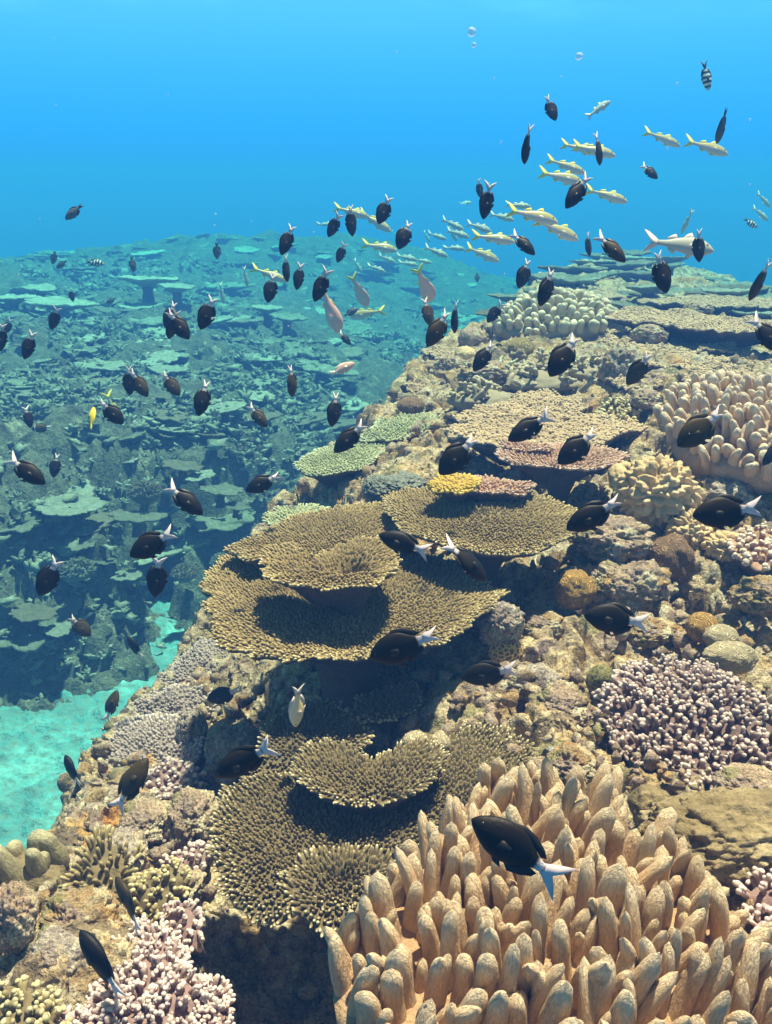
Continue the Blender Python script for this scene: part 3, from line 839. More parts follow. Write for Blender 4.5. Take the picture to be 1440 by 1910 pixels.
branch_patch('knobbly tan branching coral at the right edge below the lumpy coral', [(1372, 1025), (1400, 1045), (1470, 1050), (1480, 990), (1420, 975), (1375, 990)], (1425, 1012), 2.0, M_PINKT, 51, .020, .007, .02, bowl=-.2)
branch_patch('pale pink coral branches at the right edge above the finger coral corner', [(1395, 1660), (1410, 1700), (1450, 1740), (1500, 1730), (1490, 1640), (1430, 1630)], (1440, 1680), .86, M_MAUVE, 52, .014, .0042, .02, tilt=(-.1, -.2), bowl=-.3)
branch_patch('dim greenish brown branching coral in the bottom left corner', [(-40, 1850), (20, 1840), (80, 1860), (100, 1910), (60, 2000), (-60, 2000)], (30, 1910), .84, M_YELLOWT, 53, .014, .0045, .018, tilt=(-.1, -.1), bowl=-.2)
branch_patch('small shaded knobbly coral patch right of the bottom pink cluster', [(300, 1700), (330, 1760), (370, 1760), (365, 1710), (335, 1680)], (338, 1722), 1.05, M_MAUVE, 54, .0125, .0040, .013, tilt=(-.2, -.2), bowl=-.2)
# staghorn-like antler branches on the crest
def antlers(label, px, py, Y, n, seed, size, mat, name='antler_coral'):
    rs = np.random.RandomState(seed)
    o = at(px, py, Y)
    P = []; D = []; R = []; L = []
    def grow(p, d, r, l, depth):
        P.append(p); D.append(d); R.append(r); L.append(l)
        if depth:
            for k in range(rs.randint(1, 4)):
                dn = d / np.linalg.norm(d)
                d2 = dn + rs.normal(0, .55, 3); d2[2] = abs(d2[2]) * .6 + .15
                grow(p + dn * l * rs.uniform(.45, .9), d2, r * .8, l * rs.uniform(.5, .8), depth - 1)
    for i in range(n):
        q = o + np.array([rs.normal(0, size * .5), rs.normal(0, size * .35), rs.uniform(-.03, .01)])
        d = np.array([rs.normal(0, .8), rs.normal(-.2, .7), rs.uniform(.25, .9)])
        grow(q, d, size * .075, size * .42, 2)
    mb = MB()
    add_branchlets(mb, np.array(P), np.array(D), np.array(R), np.array(L), rs.uniform(0, 1, len(P)), CTK)
    V, F = ICO[4]
    H = V * (1 + .25 * fbm(V * 2 + seed, 3, seed))[:, None] * np.array([size * .95, size * .7, size * .28]) + o - (0, 0, size * .12)
    mb.add(H, F, 0, tip=np.zeros(len(H)), rnd=np.full(len(H), .3))
    ob = mb.build(name, mat)
    return tag(ob, label, 'branching coral')
M_ANTLER = tip_mat('antler_coral', (.26, .20, .13), (.36, .28, .18), (.55, .46, .32), bs=.4)
antlers('tangle of brown antler coral branches right of the yellowish dome coral', 1010, 705, 3.5, 22, 60, .16, M_ANTLER)
antlers('lower tangle of antler coral branches beside the black fish on the crest', 1070, 690, 3.6, 16, 61, .15, M_ANTLER)
antlers('dark drooping antler branches left of the bare table coral', 905, 740, 3.4, 14, 65, .15, M_ANTLER)
antlers('small pale antler coral standing left of the antler tangle', 940, 690, 3.75, 6, 63, .10, M_PALET)

# ------------------------------------------------------------------ finger leather corals
def finger_mat(name, body, tip, base, wscale):
    m, t, b = new_mat(name)
    a = N(t, 'ShaderNodeAttribute', attribute_name='tip').outputs['Fac']
    w = N(t, 'ShaderNodeAttribute', attribute_name='skin').outputs['Vector']
    v = N(t, 'ShaderNodeTexCoord').outputs['Object']
    r = ramp(t, [(0, base), (.22, body), (.7, body), (1, tip)])
    t.links.new(a, r.inputs[0])
    n1 = tnoise(t, w, wscale, 4, .65, .6)
    n2 = tnoise(t, v, 12, 4, .6)
    c = mixc(t, mrange(t, n1.outputs[0], .40, .60, .42, 0), r.outputs[0], tuple(x * .62 for x in body))
    c = mixc(t, mrange(t, n2.outputs[0], .4, .65, 0, .35), c, tuple(x * .75 for x in body))
    oi = N(t, 'ShaderNodeObjectInfo').outputs['Random']
    c = mixc(t, mrange(t, oi, 0, 1, 0, .28), c, tuple(x * .62 for x in body))
    n5 = tnoise(t, v, 45, 4, .7)
    c = mixc(t, mrange(t, n5.outputs[0], .58, .72, 0, .5), c, tuple(x * .5 for x in base))
    t.links.new(c, b.inputs['Base Color'])
    b.inputs['Roughness'].default_value = .85
    bump(t, b, n1.outputs[0], 1.0, .0055)
    return m
M_FING = finger_mat('finger_leather_coral', (.68, .455, .26), (.93, .76, .52), (.40, .24, .12), 400)
M_FINGP = finger_mat('pinkish_finger_coral', (.64, .46, .32), (.90, .74, .56), (.30, .20, .13), 180)
M_FINGG = finger_mat('pale_finger_coral', (.56, .46, .30), (.86, .76, .55), (.24, .19, .12), 120)
M_FINGO = finger_mat('dull_olive_finger_coral', (.36, .29, .16), (.62, .54, .34), (.20, .13, .06), 220)
def add_finger(mb, p, d, L, R, rs, flat=1.0, tw=0.0, rings=15, sides=14, t0=0.0):
    U, Wv, D = [x[0] for x in basis(np.asarray(d, float)[None])]
    ca, sa = math.cos(tw), math.sin(tw)
    U, Wv = U * ca + Wv * sa, Wv * ca - U * sa
    s_ = np.linspace(0, 1, rings)
    prof = (1.20 - .50 * s_) * np.sqrt(np.clip(1 - np.clip((s_ - .76) / .24, 0, 1) ** 2.4, 0, 1))
    prof *= 1 + .05 * np.sin(s_ * 9 + rs.uniform(0, 6))
    bend = rs.normal(0, .10, 2)
    th = np.linspace(0, 2 * np.pi, sides, endpoint=False)
    c = p + D * (L * s_)[:, None] + (U * bend[0] + Wv * bend[1]) * (L * s_ ** 2)[:, None]
    rr = R * prof
    X = c[:, None] + U * (rr[:, None] * np.cos(th) * flat)[..., None] + Wv * (rr[:, None] * np.sin(th))[..., None]
    X = X.reshape(-1, 3)
    nn = np.stack([fbm(X * 55, 2, 5), fbm(X * 55 + 9, 2, 6), fbm(X * 55 + 17, 2, 7)], 1)
    X = X + nn * R * .10
    skin = np.stack([np.repeat(R * prof, sides) * np.tile(np.cos(th), rings) + p[0] * 3, np.repeat(R * prof, sides) * np.tile(np.sin(th), rings) + p[1] * 3, np.repeat(L * s_ * .30, sides)], 1)
    tip = t0 + (1 - t0) * np.repeat(s_, sides)
    mb.add(X, grid_faces(rings, sides, wrap=True), 0, tip=tip, skin=skin)
def finger_coral(label, px, c, Y, mat, seed, sp, L, R, tilt=(0, 0), dome=.05, lean=.35, bias=(0, 0), lobes=.5, maxparts=100, cen=None, group=None, lim=.97, sides=14, rings=15):
    pl = Plane(*c, Y, tilt)
    ol = Outline([pl.uv(*p) for p in px], .03, seed, c=None if cen is None else pl.uv(*cen))
    rs = np.random.RandomState(seed)
    root = empty('finger_coral', pl.xyz(ol.c[None], np.array([-.08]))[0], label, 'soft coral', group)
    def h(q):
        return dome * (1 - np.minimum(ol.rho(q), 1) ** 2) + .012 * fbm(np.concatenate([q / .09, np.zeros((len(q), 1))], 1), 3, seed)
    kids = []
    rh = np.linspace(.02, 1, 30)
    q = (ol.c + (rh[:, None, None] * ol.r[None, :, None]) * np.stack([np.cos(ol.th), np.sin(ol.th)], -1)[None]).reshape(-1, 2)
    top = pl.xyz(q, h(q) + .12 * L)
    skirt = np.concatenate([pl.xyz(ol.c + f_ * (q[-ol.M:] - ol.c), np.full(ol.M, -dz)) for f_, dz in ((1.0, .03), (.9, .07), (.7, .12))])
    V = np.concatenate([top, skirt])
    V = V + .006 * np.stack([fbm(V * 30 + k, 3, seed + k) for k in (1, 2, 3)], 1)
    kids.append(MB().add(V, grid_faces(33, ol.M, wrap=True), 0, tip=np.full(len(V), .02), skin=V * .5).build('base', mat, root))
    q = hexgrid(ol, sp, rs, .30, lim)
    hh = h(q)
    P = pl.xyz(q, hh - .28 * L)
    order = np.argsort(np.linalg.norm(P, axis=1))
    rest = MB()
    sh = None
    for rank, i in enumerate(order):
        rho = min(1, ol.rho(q[i:i + 1])[0])
        d = (q[i] - ol.c); d = d / (np.linalg.norm(d) + 1e-6) * rho * lean
        D = pl.n + (d[0] + bias[0] + rs.normal(0, .09)) * pl.a + (d[1] + bias[1] + rs.normal(0, .09)) * pl.b
        D /= np.linalg.norm(D)
        mb = MB() if rank < maxparts else rest
        l = L * rs.uniform(.78, 1.15) * (1 - .25 * rho ** 4); r = R * rs.uniform(.85, 1.15)
        tw = rs.uniform(0, 6.28); fl = rs.uniform(1.0, 1.55)
        add_finger(mb, P[i], D, l * 1.25, r, rs, fl, tw, rings, sides)
        if rs.rand() < lobes:      # fingers that fork
            for _ in range(rs.randint(1, 3)):
                a = rs.uniform(0, 6.28); dd = np.cos(a) * pl.a + np.sin(a) * pl.b * .7
                D2 = D + dd * .20
                add_finger(mb, P[i] + dd * r * .55 + D * l * .12, D2, l * rs.uniform(.72, 1.08), r * rs.uniform(.72, .92), rs, 1.05, 0, rings, sides, .15)
        if rank < maxparts:
            kids.append(mb.build('finger', mat, root))
    if rest.n:
        kids.append(tag(rest.build('finger_tuft', mat, root), kind='stuff'))
    local(root, *kids)
    return root
finger_coral('large tan finger leather coral filling the bottom right corner',
             [(625, 1900), (645, 1800), (700, 1700), (780, 1625), (850, 1545), (900, 1500), (960, 1495), (1040, 1520), (1120, 1515), (1190, 1600), (1280, 1650), (1340, 1700), (1440, 1790), (1520, 1920), (1460, 2100), (1100, 2180), (750, 2080)],
             (1060, 1760), .80, M_FING, 70, .0285, .094, .0104, tilt=(.0, -.06), dome=.035, lean=.16, bias=(.10, .10), lobes=.65, cen=(1060, 1790))
finger_coral('pinkish finger coral with close rounded fingers at the right edge, above the lumpy tan coral',
             [(1238, 770), (1250, 810), (1290, 850), (1340, 875), (1440, 885), (1540, 860), (1540, 760), (1440, 735), (1360, 728), (1280, 735)],
             (1380, 805), 2.42, M_FINGP, 71, .034, .066, .0138, tilt=(-.12, -.22), dome=.06, lean=.35, lobes=.15, bias=(-.15, -.1))
finger_coral('pale rounded finger coral topping the crest of the reef',
             [(922, 612), (950, 622), (1000, 625), (1060, 622), (1120, 615), (1138, 595), (1125, 572), (1060, 560), (1000, 562), (950, 580)],
             (1030, 595), 4.45, M_FINGG, 72, .042, .062, .0185, tilt=(-.05, -.22), dome=.07, lean=.5, lobes=.1, bias=(0, -.1), cen=(1030, 595))
finger_coral('dull olive finger coral at the left edge beside the sand',
             [(-60, 1700), (0, 1690), (60, 1665), (110, 1640), (125, 1600), (80, 1590), (20, 1610), (-60, 1640)],
             (40, 1650), 1.18, M_FINGO, 73, .040, .06, .0165, tilt=(-.1, -.15), dome=.03, lean=.3, lobes=.3)

# ------------------------------------------------------------------ massive corals and loose rocks
def boulder(name, label, cat, px, py, Y, wpx, hpx, depth, mat, seed, rough=.18, lump=0.0, lumpf=2.2, sub=5, sink=.15, yaw=0.0, group=None, fine=.04):
    """solid of the size it has in the photo at its own distance"""
    d = np.linalg.norm(at(px, py, Y)); k = Y / ray(px, py)[1] / F_PX
    sx, sz = wpx * k * .5, hpx * k * .5
    V, F = ICO[sub]
    P = V.copy()
    disp = 1 + rough * fbm(P * 1.6 + seed * 5.1, 4, seed) + fine * fbm(P * 7 + seed, 3, seed + 4, .6)
    if cat == 'rock':
        Q = P + .12 * np.stack([fbm(P * 3 + k, 2, seed + k) for k in (1, 2, 3)], 1)
        disp += .16 * (.5 - worley(Q * 3.2 + seed, seed)) + .08 * (.5 - worley(Q * 8 + seed, seed + 1)) - .5 * np.clip(fbm(P * 3.4 + seed, 3, seed + 6) - .18, 0, 1) + .05 * fbm(P * 12, 3, seed + 2, .6, True)
    if lump:
        w = worley((P + .22 * np.stack([fbm(P * 2.2 + kk, 2, seed + kk) for kk in (1, 2, 3)], 1)) * lumpf + seed * 3.3, seed)
        disp += lump * (np.clip(.75 - w, 0, 1) ** .6 - .5)
    P = P * disp[:, None]
    ca, sa = math.cos(yaw), math.sin(yaw)
    P = np.stack([P[:, 0] * sx, P[:, 1] * depth * .5, P[:, 2] * sz], 1)
    P = np.stack([P[:, 0] * ca - P[:, 1] * sa, P[:, 0] * sa + P[:, 1] * ca, P[:, 2]], 1)
    o = MB().add(P, F).build(name, mat)
    o.location = at(px, py, Y)
    return tag(o, label, cat, group)
def maze_mat(name, hi, lo, scale, dist=.005, cells=False):
    m, t, b = new_mat(name)
    v = N(t, 'ShaderNodeTexCoord').outputs['Object']
    if cells:
        w = tvor(t, v, scale, 'DISTANCE_TO_EDGE').outputs['Distance']
        f = mrange(t, w, .04, .16)
        c = mixc(t, f, hi, lo)
        t.links.new(c, b.inputs['Base Color'])
        bump(t, b, f, -.9, dist)
    else:
        n = tnoise(t, v, scale, 1, .4, 1.2)
        s_ = N(t, 'ShaderNodeMath', operation='SINE'); mm = N(t, 'ShaderNodeMath', operation='MULTIPLY'); mm.inputs[1].default_value = 120
        t.links.new(n.outputs[0], mm.inputs[0]); t.links.new(mm.outputs[0], s_.inputs[0])
        f = mrange(t, s_.outputs[0], -.5, .6)
        big = tnoise(t, v, 8, 4, .6)
        c = mixc(t, f, lo, hi)
        c = mixc(t, mrange(t, big.outputs[0], .4, .7, 0, .4), c, tuple(x * .6 for x in lo))
        t.links.new(c, b.inputs['Base Color'])
        bump(t, b, f, .9, dist)
    return m
M_BRAIN = maze_mat('brain_coral', (.40, .29, .10), (.17, .11, .04), 13)
M_BRAINB = maze_mat('brown_brain_coral', (.34, .20, .10), (.16, .085, .045), 22)
M_BRAINO = maze_mat('orange_brain_coral', (.60, .34, .08), (.24, .13, .05), 26)
M_BRAINP = maze_mat('pale_brain_coral', (.62, .50, .32), (.34, .25, .15), 28)
M_HONEY = maze_mat('honeycomb_coral', (.58, .38, .12), (.14, .09, .05), 85, cells=True)
M_OLIVEB = maze_mat('olive_star_coral', (.22, .19, .07), (.09, .075, .03), 110, .006, cells=True)
m, t, b = new_mat('leather_coral')
v = N(t, 'ShaderNodeTexCoord').outputs['Object']
n1 = tnoise(t, v, 5, 4, .6); n2 = tnoise(t, v, 220, 3, .6)
r = ramp(t, [(.35, (.44, .29, .14)), (.65, (.66, .47, .27))]); t.links.new(n1.outputs[0], r.inputs[0])
t.links.new(r.outputs[0], b.inputs['Base Color']); bump(t, b, n2.outputs[0], .5, .004)
M_LEATHER = m
m, t, b = new_mat('olive_leather_coral')
v = N(t, 'ShaderNodeTexCoord').outputs['Object']
n1 = tnoise(t, v, 7, 5, .6); n2 = tnoise(t, v, 120, 4, .7); n3 = tnoise(t, v, 24, 3)
r = ramp(t, [(.32, (.16, .11, .05)), (.55, (.36, .265, .14)), (.72, (.56, .45, .28))]); t.links.new(n1.outputs[0], r.inputs[0])
c = mixc(t, mrange(t, n2.outputs[0], .42, .6, .5, 0), r.outputs[0], (.12, .09, .035))
t.links.new(c, b.inputs['Base Color']); h = bump(t, b, n2.outputs[0], .8, .008); bump(t, b, n3.outputs[0], .5, .02, h)
M_OLIVEL = m
B = boulder
B('dome_coral', 'yellowish brown dome brain coral below the pale finger coral on the crest', 'brain coral', 968, 655, 4.0, 66, 50, .17, M_BRAIN, 1, .05)
B('dome_coral', 'small brown dome brain coral on the left shoulder of the reef', 'brain coral', 766, 757, 3.45, 52, 32, .12, M_BRAINB, 2, .05)
B('dome_coral', 'olive knob of coral beside the purple branching coral', 'star coral', 1121, 1270, 1.55, 56, 62, .055, M_OLIVEB, 3, .06)
B('dome_coral', 'orange honeycomb coral knob right of the golden colony', 'honeycomb coral', 942, 1215, 1.7, 66, 62, .07, M_HONEY, 4, .08)
B('dome_coral', 'large brown ridged dome coral with a flat left face under the lumpy tan coral', 'brain coral', 1250, 1048, 2.0, 84, 104, .11, M_BRAINB, 5, .14)
B('dome_coral', 'ochre maze brain coral wedged behind the kidney shaped plate', 'brain coral', 775, 1385, 1.38, 52, 40, .05, M_BRAINP, 6, .05)
B('dome_coral', 'second ochre brain coral touching the first behind the kidney shaped plate', 'brain coral', 820, 1387, 1.37, 42, 38, .045, M_BRAINP, 7, .05)
B('dome_coral', 'orange topped brain coral in the rubble on the right', 'brain coral', 1310, 1170, 1.72, 60, 56, .07, M_BRAINO, 8, .10)
B('dome_coral', 'pale grey brain coral sitting behind the purple branching coral', 'brain coral', 1345, 1190, 1.66, 64, 50, .07, M_BRAINP, 9, .12)
B('dome_coral', 'long pale ridged brain coral lying on the purple branching coral side', 'brain coral', 1362, 1225, 1.58, 96, 56, .08, M_BRAINP, 10, .16)
B('dome_coral', 'brown maze coral with a bright orange top in the rubble', 'brain coral', 1072, 1098, 1.88, 74, 76, .10, M_BRAINO, 11, .22)
B('lumpy_coral', 'big lumpy tan leather coral with folded lobes right of the pink shelf', 'leather coral', 1228, 918, 2.22, 150, 130, .20, M_LEATHER, 12, .16, .45, 4.6, 6)
B('lumpy_coral', 'lower tan leather coral lobe beside the brown dome coral', 'leather coral', 1285, 990, 2.12, 84, 76, .12, M_LEATHER, 13, .16, .45, 3.8, 6)
B('lumpy_coral', 'tan leather coral lobe under the black fish at the right edge', 'leather coral', 1350, 1020, 2.05, 80, 56, .10, M_LEATHER, 14, .18, .42, 3.4, 6)
B('lumpy_coral', 'flat tan leather coral fold at the left of the lumpy one', 'leather coral', 1165, 892, 2.3, 60, 60, .12, M_LEATHER, 15, .2, .2, 1.6)
B('lumpy_coral', 'wide olive brown leather coral behind the finger coral at the right edge', 'leather coral', 1370, 1560, .98, 360, 130, .16, M_OLIVEL, 16, .24, .22, 3.6, 6, fine=.15)
B('lumpy_coral', 'round olive leather coral lobe in shadow left of the wide olive one', 'leather coral', 1215, 1505, 1.06, 86, 80, .06, M_OLIVEL, 17, .15, .2, 2.0)
B('lumpy_coral', 'pale rounded coral lump on the crest left of the finger coral', 'rounded coral', 880, 632, 4.3, 54, 40, .14, M_STONE, 18, .14)
B('lumpy_coral', 'yellowish coral lump under the pale one on the crest', 'rounded coral', 868, 662, 4.0, 40, 32, .10, M_LEATHER, 19, .14)
rocks = [('flat topped pinkish rock under the black fish right of the golden table coral', 1140, 1005, 2.06, 130, 70, .16, M_STONE, 30, .30),
         ('large encrusted rock with pitted face beneath the flat topped rock', 1175, 1100, 1.93, 130, 100, .16, M_STONE, 31, .34),
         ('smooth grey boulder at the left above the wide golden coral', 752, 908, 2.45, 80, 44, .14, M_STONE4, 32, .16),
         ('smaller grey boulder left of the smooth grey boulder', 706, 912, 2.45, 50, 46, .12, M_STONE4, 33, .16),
         ('pale lilac rock hanging under the right rim of the golden colony', 935, 1165, 1.72, 76, 80, .09, M_STONE3, 34, .25),
         ('rounded grey rock on the slope right of the yellowish tuft', 222, 1600, 1.22, 90, 84, .10, M_STONE3, 35, .14),
         ('pinkish rock with an overhanging lip above the rounded grey rock', 275, 1535, 1.4, 90, 62, .10, M_STONE, 36, .30),
         ('furry beige rock beside the left edge of the olive colony', 358, 1525, 1.4, 84, 96, .11, M_STONE, 37, .24),
         ('pink crusted rock behind the orange honeycomb knob', 1000, 1275, 1.62, 100, 56, .10, M_STONE3, 38, .3),
         ('pale rubble rock left of the olive knob of coral', 1045, 1320, 1.5, 100, 70, .1, M_STONE, 39, .3),
         ('orange crusted rock just behind the finger coral tips', 1065, 1430, 1.24, 90, 64, .08, M_STONE2, 40, .3),
         ('orange crusted rock in the rubble below the maze coral', 1010, 1165, 1.82, 70, 40, .08, M_STONE2, 41, .3),
         ('dark pitted rock left of the bottom pink cluster', 120, 1800, .98, 150, 110, .10, M_STONE3, 57, .3),
         ('brown rock with pits above the dark pitted one at the bottom left', 150, 1715, 1.06, 130, 80, .10, M_STONE2, 58, .35),
         ('tan rubble rock right of the yellowish tuft and under the boulder', 330, 1660, 1.2, 90, 70, .08, M_STONE, 59, .35),
         ('whitish rock at the right edge below the purple branching coral', 1400, 1465, 1.14, 110, 50, .08, M_STONE, 42, .3),
         ('grey boulder behind the lumpy tan coral at the right', 1345, 925, 2.25, 110, 76, .14, M_STONE3, 43, .18),
         ('mottled rock on the crest between the dome corals', 905, 700, 3.6, 90, 50, .18, M_STONE, 44, .28),
         ('round mottled rock at the left end of the crest', 842, 690, 3.9, 60, 46, .16, M_STONE, 45, .25),
         ('white edged rock at the left edge under the dull olive coral', 25, 1715, 1.0, 70, 120, .07, M_STONE, 46, .3),
         ('brown pitted rock column under the pale bare ledge', 1160, 700, 3.45, 70, 90, .16, M_STONE3, 47, .3),
         ('round grey rock on the ledge at the right end of the crest', 1352, 640, 4.1, 56, 44, .14, M_STONE3, 48, .14),
         ('pale boulder standing on the far end of the long table coral', 1142 + 160, 578, 4.8, 50, 26, .16, M_STONE, 49, .14),
         ('dark pitted rock between the sand slope and the olive colony', 440, 1395, 1.75, 100, 80, .14, M_STONE3, 50, .3),
         ('greenish boulder in the shade of the golden colony', 358, 1360, 1.88, 50, 66, .08, M_STONE3, 51, .12),
         ('pale lump of rock right of the olive colony', 1010, 1440, 1.32, 50, 46, .06, M_STONE, 52, .3),
         ('rubble rock with pink crust at the right edge beside the brain corals', 1420, 1110, 1.8, 90, 60, .10, M_STONE2, 53, .35),
         ('flat rubble rock above the purple branching coral', 1215, 1180, 1.78, 90, 40, .08, M_STONE2, 54, .35),
         ('knobbly beige rock on the ledge left of the pink finger coral', 1205, 745, 3.0, 54, 34, .12, M_STONE, 55, .25),
         ('white domed rock rising behind the pale bare ledge', 1212, 626, 4.1, 60, 34, .14, M_STONE, 56, .12)]
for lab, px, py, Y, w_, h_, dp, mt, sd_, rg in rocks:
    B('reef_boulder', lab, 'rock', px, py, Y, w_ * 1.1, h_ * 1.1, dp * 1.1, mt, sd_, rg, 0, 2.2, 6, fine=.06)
# rubble that nobody could count
def rubble():
    rs = np.random.RandomState(77)
    mb = MB()
    V, F = ICO[3] if False else ico(2)
    n = 7000
    Y = .5 + rs.rand(n) ** 1.4 * 4.2
    x = (rs.rand(n) * 1.5 - .62) * Y
    z = near_z(x, Y)
    ok = (z > -1.6)
    x, Y, z = x[ok], Y[ok], z[ok]
    X = []; FF = []
    k = len(V)
    for i in range(len(x)):
        s_ = .0035 + .010 * rs.rand() ** 3 * min(2, Y[i])
        P = V * (1 + .6 * fbm(V * 2.2 + i * 1.37, 2, 3))[:, None] * (s_ * rs.uniform(.6, 1.5, 3))
        X.append(P + (x[i], Y[i], z[i] + .012 + .2 * s_)); FF.append(F + i * k)
    mb.add(np.concatenate(X), np.concatenate(FF))
    tag(mb.build('coral_rubble', M_STONE), kind='stuff')
rubble()
# ------------------------------------------------------------------ table corals of the far reef
def far_mat(name, a, b_, c_):
    m, t, b = new_mat(name)
    v = N(t, 'ShaderNodeTexCoord').outputs['Object']
    oi = N(t, 'ShaderNodeObjectInfo').outputs['Random']
    n1 = tnoise(t, v, 3.5, 6, .7); n2 = tnoise(t, v, 22, 5, .75)
    r = ramp(t, [(.30, a), (.5, b_), (.70, c_)]); t.links.new(n1.outputs[0], r.inputs[0])
    c = mixc(t, mrange(t, n2.outputs[0], .38, .6, .55, 0), r.outputs[0], tuple(x * .4 for x in a))
    c = mixc(t, mrange(t, oi, 0, 1, 0, .5), c, tuple(x * .5 for x in b_))
    t.links.new(c, b.inputs['Base Color'])
    bump(t, b, n2.outputs[0], 1.0, .03)
    return m
M_FT = [far_mat('weathered_table_coral', (.16, .19, .13), (.32, .37, .27), (.50, .55, .43)),
        far_mat('brown_table_coral', (.22, .21, .14), (.32, .31, .22), (.40, .40, .29)),
        far_mat('pale_table_coral', (.26, .30, .22), (.52, .60, .47), (.74, .84, .70))]
def far_plate_mesh(seed, mat, foot=.35):
    """a low detail table coral of radius 1: plate part and stalk part"""
    rs = np.random.RandomState(seed)
    M = 72
    th = np.linspace(-np.pi, np.pi, M, endpoint=False)
    cs = np.stack([np.cos(th), np.sin(th), 0 * th], 1)
    r = 1 + .38 * fbm(cs * 1.3 + seed * 7.3, 3, seed) + .26 * fbm(cs * 4.5 + seed, 4, seed + 1, .65)
    el_ = rs.uniform(.6, 1.0)
    rings = []
    for f_ in np.linspace(.04, 1, 20):
        p = cs * (r * f_)[:, None]; p[:, 1] *= el_
        p[:, 2] = .10 * f_ ** 2 + .09 * fbm(p * 2.6 + seed, 3, seed + 2) + .06 * fbm(p * 10 + seed, 3, seed + 3, .65) * f_ ** .3
        rings.append(p)
    for f_, dz in ((1.0, .05), (.97, .085), (.7, .13), (.4, .22), (.12, .36)):
        p = cs * (r * f_)[:, None]; p[:, 1] *= el_
        p[:, 2] = .10 * f_ ** 2 - dz + .05 * fbm(p * 3 + seed, 3, seed + 2)
        rings.append(p)
    pm = MB().add(np.concatenate(rings), grid_faces(len(rings), M, wrap=True)).mesh('plate', mat)
    ths = np.linspace(0, 2 * np.pi, 14, endpoint=False)
    sr = [np.stack([q * np.cos(ths), q * np.sin(ths), np.full(14, z)], 1) for q, z in ((.34, -.12), (.22, -.3), (.18, -.55), (.24, -1.1))]
    sm = MB().add(np.concatenate(sr), grid_faces(4, 14, wrap=True)).mesh('stalk', M_UNDER)
    return pm, sm
FPM = [[far_plate_mesh(300 + 10 * j + i, M_FT[j]) for i in range(7)] for j in range(3)]
def far_plate(p, r, kind, i, rz, tilt, label, group):
    pm, sm = FPM[kind][i % 7]
    root = empty('table_coral', (p[0], p[1], p[2]), label, 'table coral', group)
    root.rotation_euler = (tilt[0], tilt[1], rz)
    root.scale = (r, r, r * .75)
    link('plate', pm, root); link('stalk', sm, root)
    return root
# the ones that stand out, each where it grows: pixel, distance, half width in pixels
FEAT = [(112, 566, 8.2, 62, 2, 'brightest white table coral on the far left reef, a tiny dark fish over it'),
        (25, 556, 8.4, 46, 2, 'bright table coral cut by the left edge of the picture, next to the brightest one'),
        (75, 538, 8.9, 42, 2, 'thin pale table coral edge above the brightest table coral'),
        (275, 522, 9.4, 55, 2, 'long pale table coral beside the dark narrow fish on the far reef'),
        (330, 535, 9.0, 48, 2, 'pale table coral under the faint dark fish on the far reef'),
        (412, 915, 5.45, 46, 0, 'smooth green table coral left of the black fish in the channel'),
        (375, 888, 5.7, 38, 2, 'pale jagged table coral just behind the smooth green one'),
        (440, 945, 5.35, 30, 0, 'lower green table coral below the smooth green one'),
        (130, 945, 4.95, 66, 2, 'wide pale table coral over the big dark hollow on the left'),
        (28, 975, 4.8, 60, 0, 'table coral at the left edge beside the big dark hollow'),
        (255, 965, 5.0, 52, 0, 'rough table coral right of the big dark hollow'),
        (480, 740, 6.6, 50, 2, 'oval grainy table coral alone on the dark slope near the channel'),
        (485, 715, 6.9, 24, 2, 'small pale table coral just above the oval grainy one'),
        (235, 815, 5.7, 46, 0, 'knobbly table coral below the fish with a yellow fish behind it'),
        (330, 800, 5.9, 40, 2, 'pale sloping table coral in the middle of the left reef'),
        (50, 822, 5.5, 42, 2, 'pale flat table coral at the left below the brown banded fish'),
        (165, 632, 7.2, 44, 2, 'pale table coral in a row halfway up the left reef'),
        (300, 642, 7.3, 48, 2, 'bright table coral under the pair of overlapping black fish'),
        (500, 575, 8.9, 46, 2, 'long thin pale table coral beneath the goatfish on the far reef'),
        (535, 592, 8.6, 42, 0, 'green table coral just below the long thin pale one'),
        (80, 690, 6.5, 46, 0, 'greenish table coral at the left, half way up the reef'),
        (310, 690, 6.6, 40, 2, 'stepped pale table coral left of the small brown fish'),
        (480, 668, 7.4, 44, 2, 'thin white edged table coral beside a rounded coral bush'),
        (150, 1015, 4.8, 40, 0, 'table coral below the wide pale one on the left slope'),
        (340, 870, 5.75, 46, 1, 'brown table coral above the twisting black fish'),
        (450, 600, 8.4, 40, 1, 'brown table coral in the middle of the far reef'),
        (235, 1075, 4.75, 34, 2, 'small pale table coral right of the round bush on the left slope'),
        (60, 1145, 4.35, 52, 1, 'brown table coral low on the left slope above the white tailed fish'),
        (110, 1175, 4.3, 34, 2, 'small pale coral under the white and dark fish low on the left slope')]
for i, (px, py, Y, hw, kd, lab) in enumerate(FEAT):
    Y = deeper(py, Y)
    p = at(px, py, Y)
    far_plate(p, hw * Y / F_PX * .90, kd, i, i * 1.3, (.08 * math.sin(i * 3), .08 * math.cos(i * 5)), lab, None)
rs = np.random.RandomState(5)
cnt = 0; taken = []
feat_xy = [at(f[0], f[1], f[2])[:2] for f in FEAT]
zone_lab = {0: ('dull green table coral among many on the far left reef', 'dull green table corals of the left reef'),
            1: ('brown table coral among many on the far left reef', 'brown table corals of the left reef'),
            2: ('pale table coral among many on the far left reef', 'pale table corals of the left reef')}
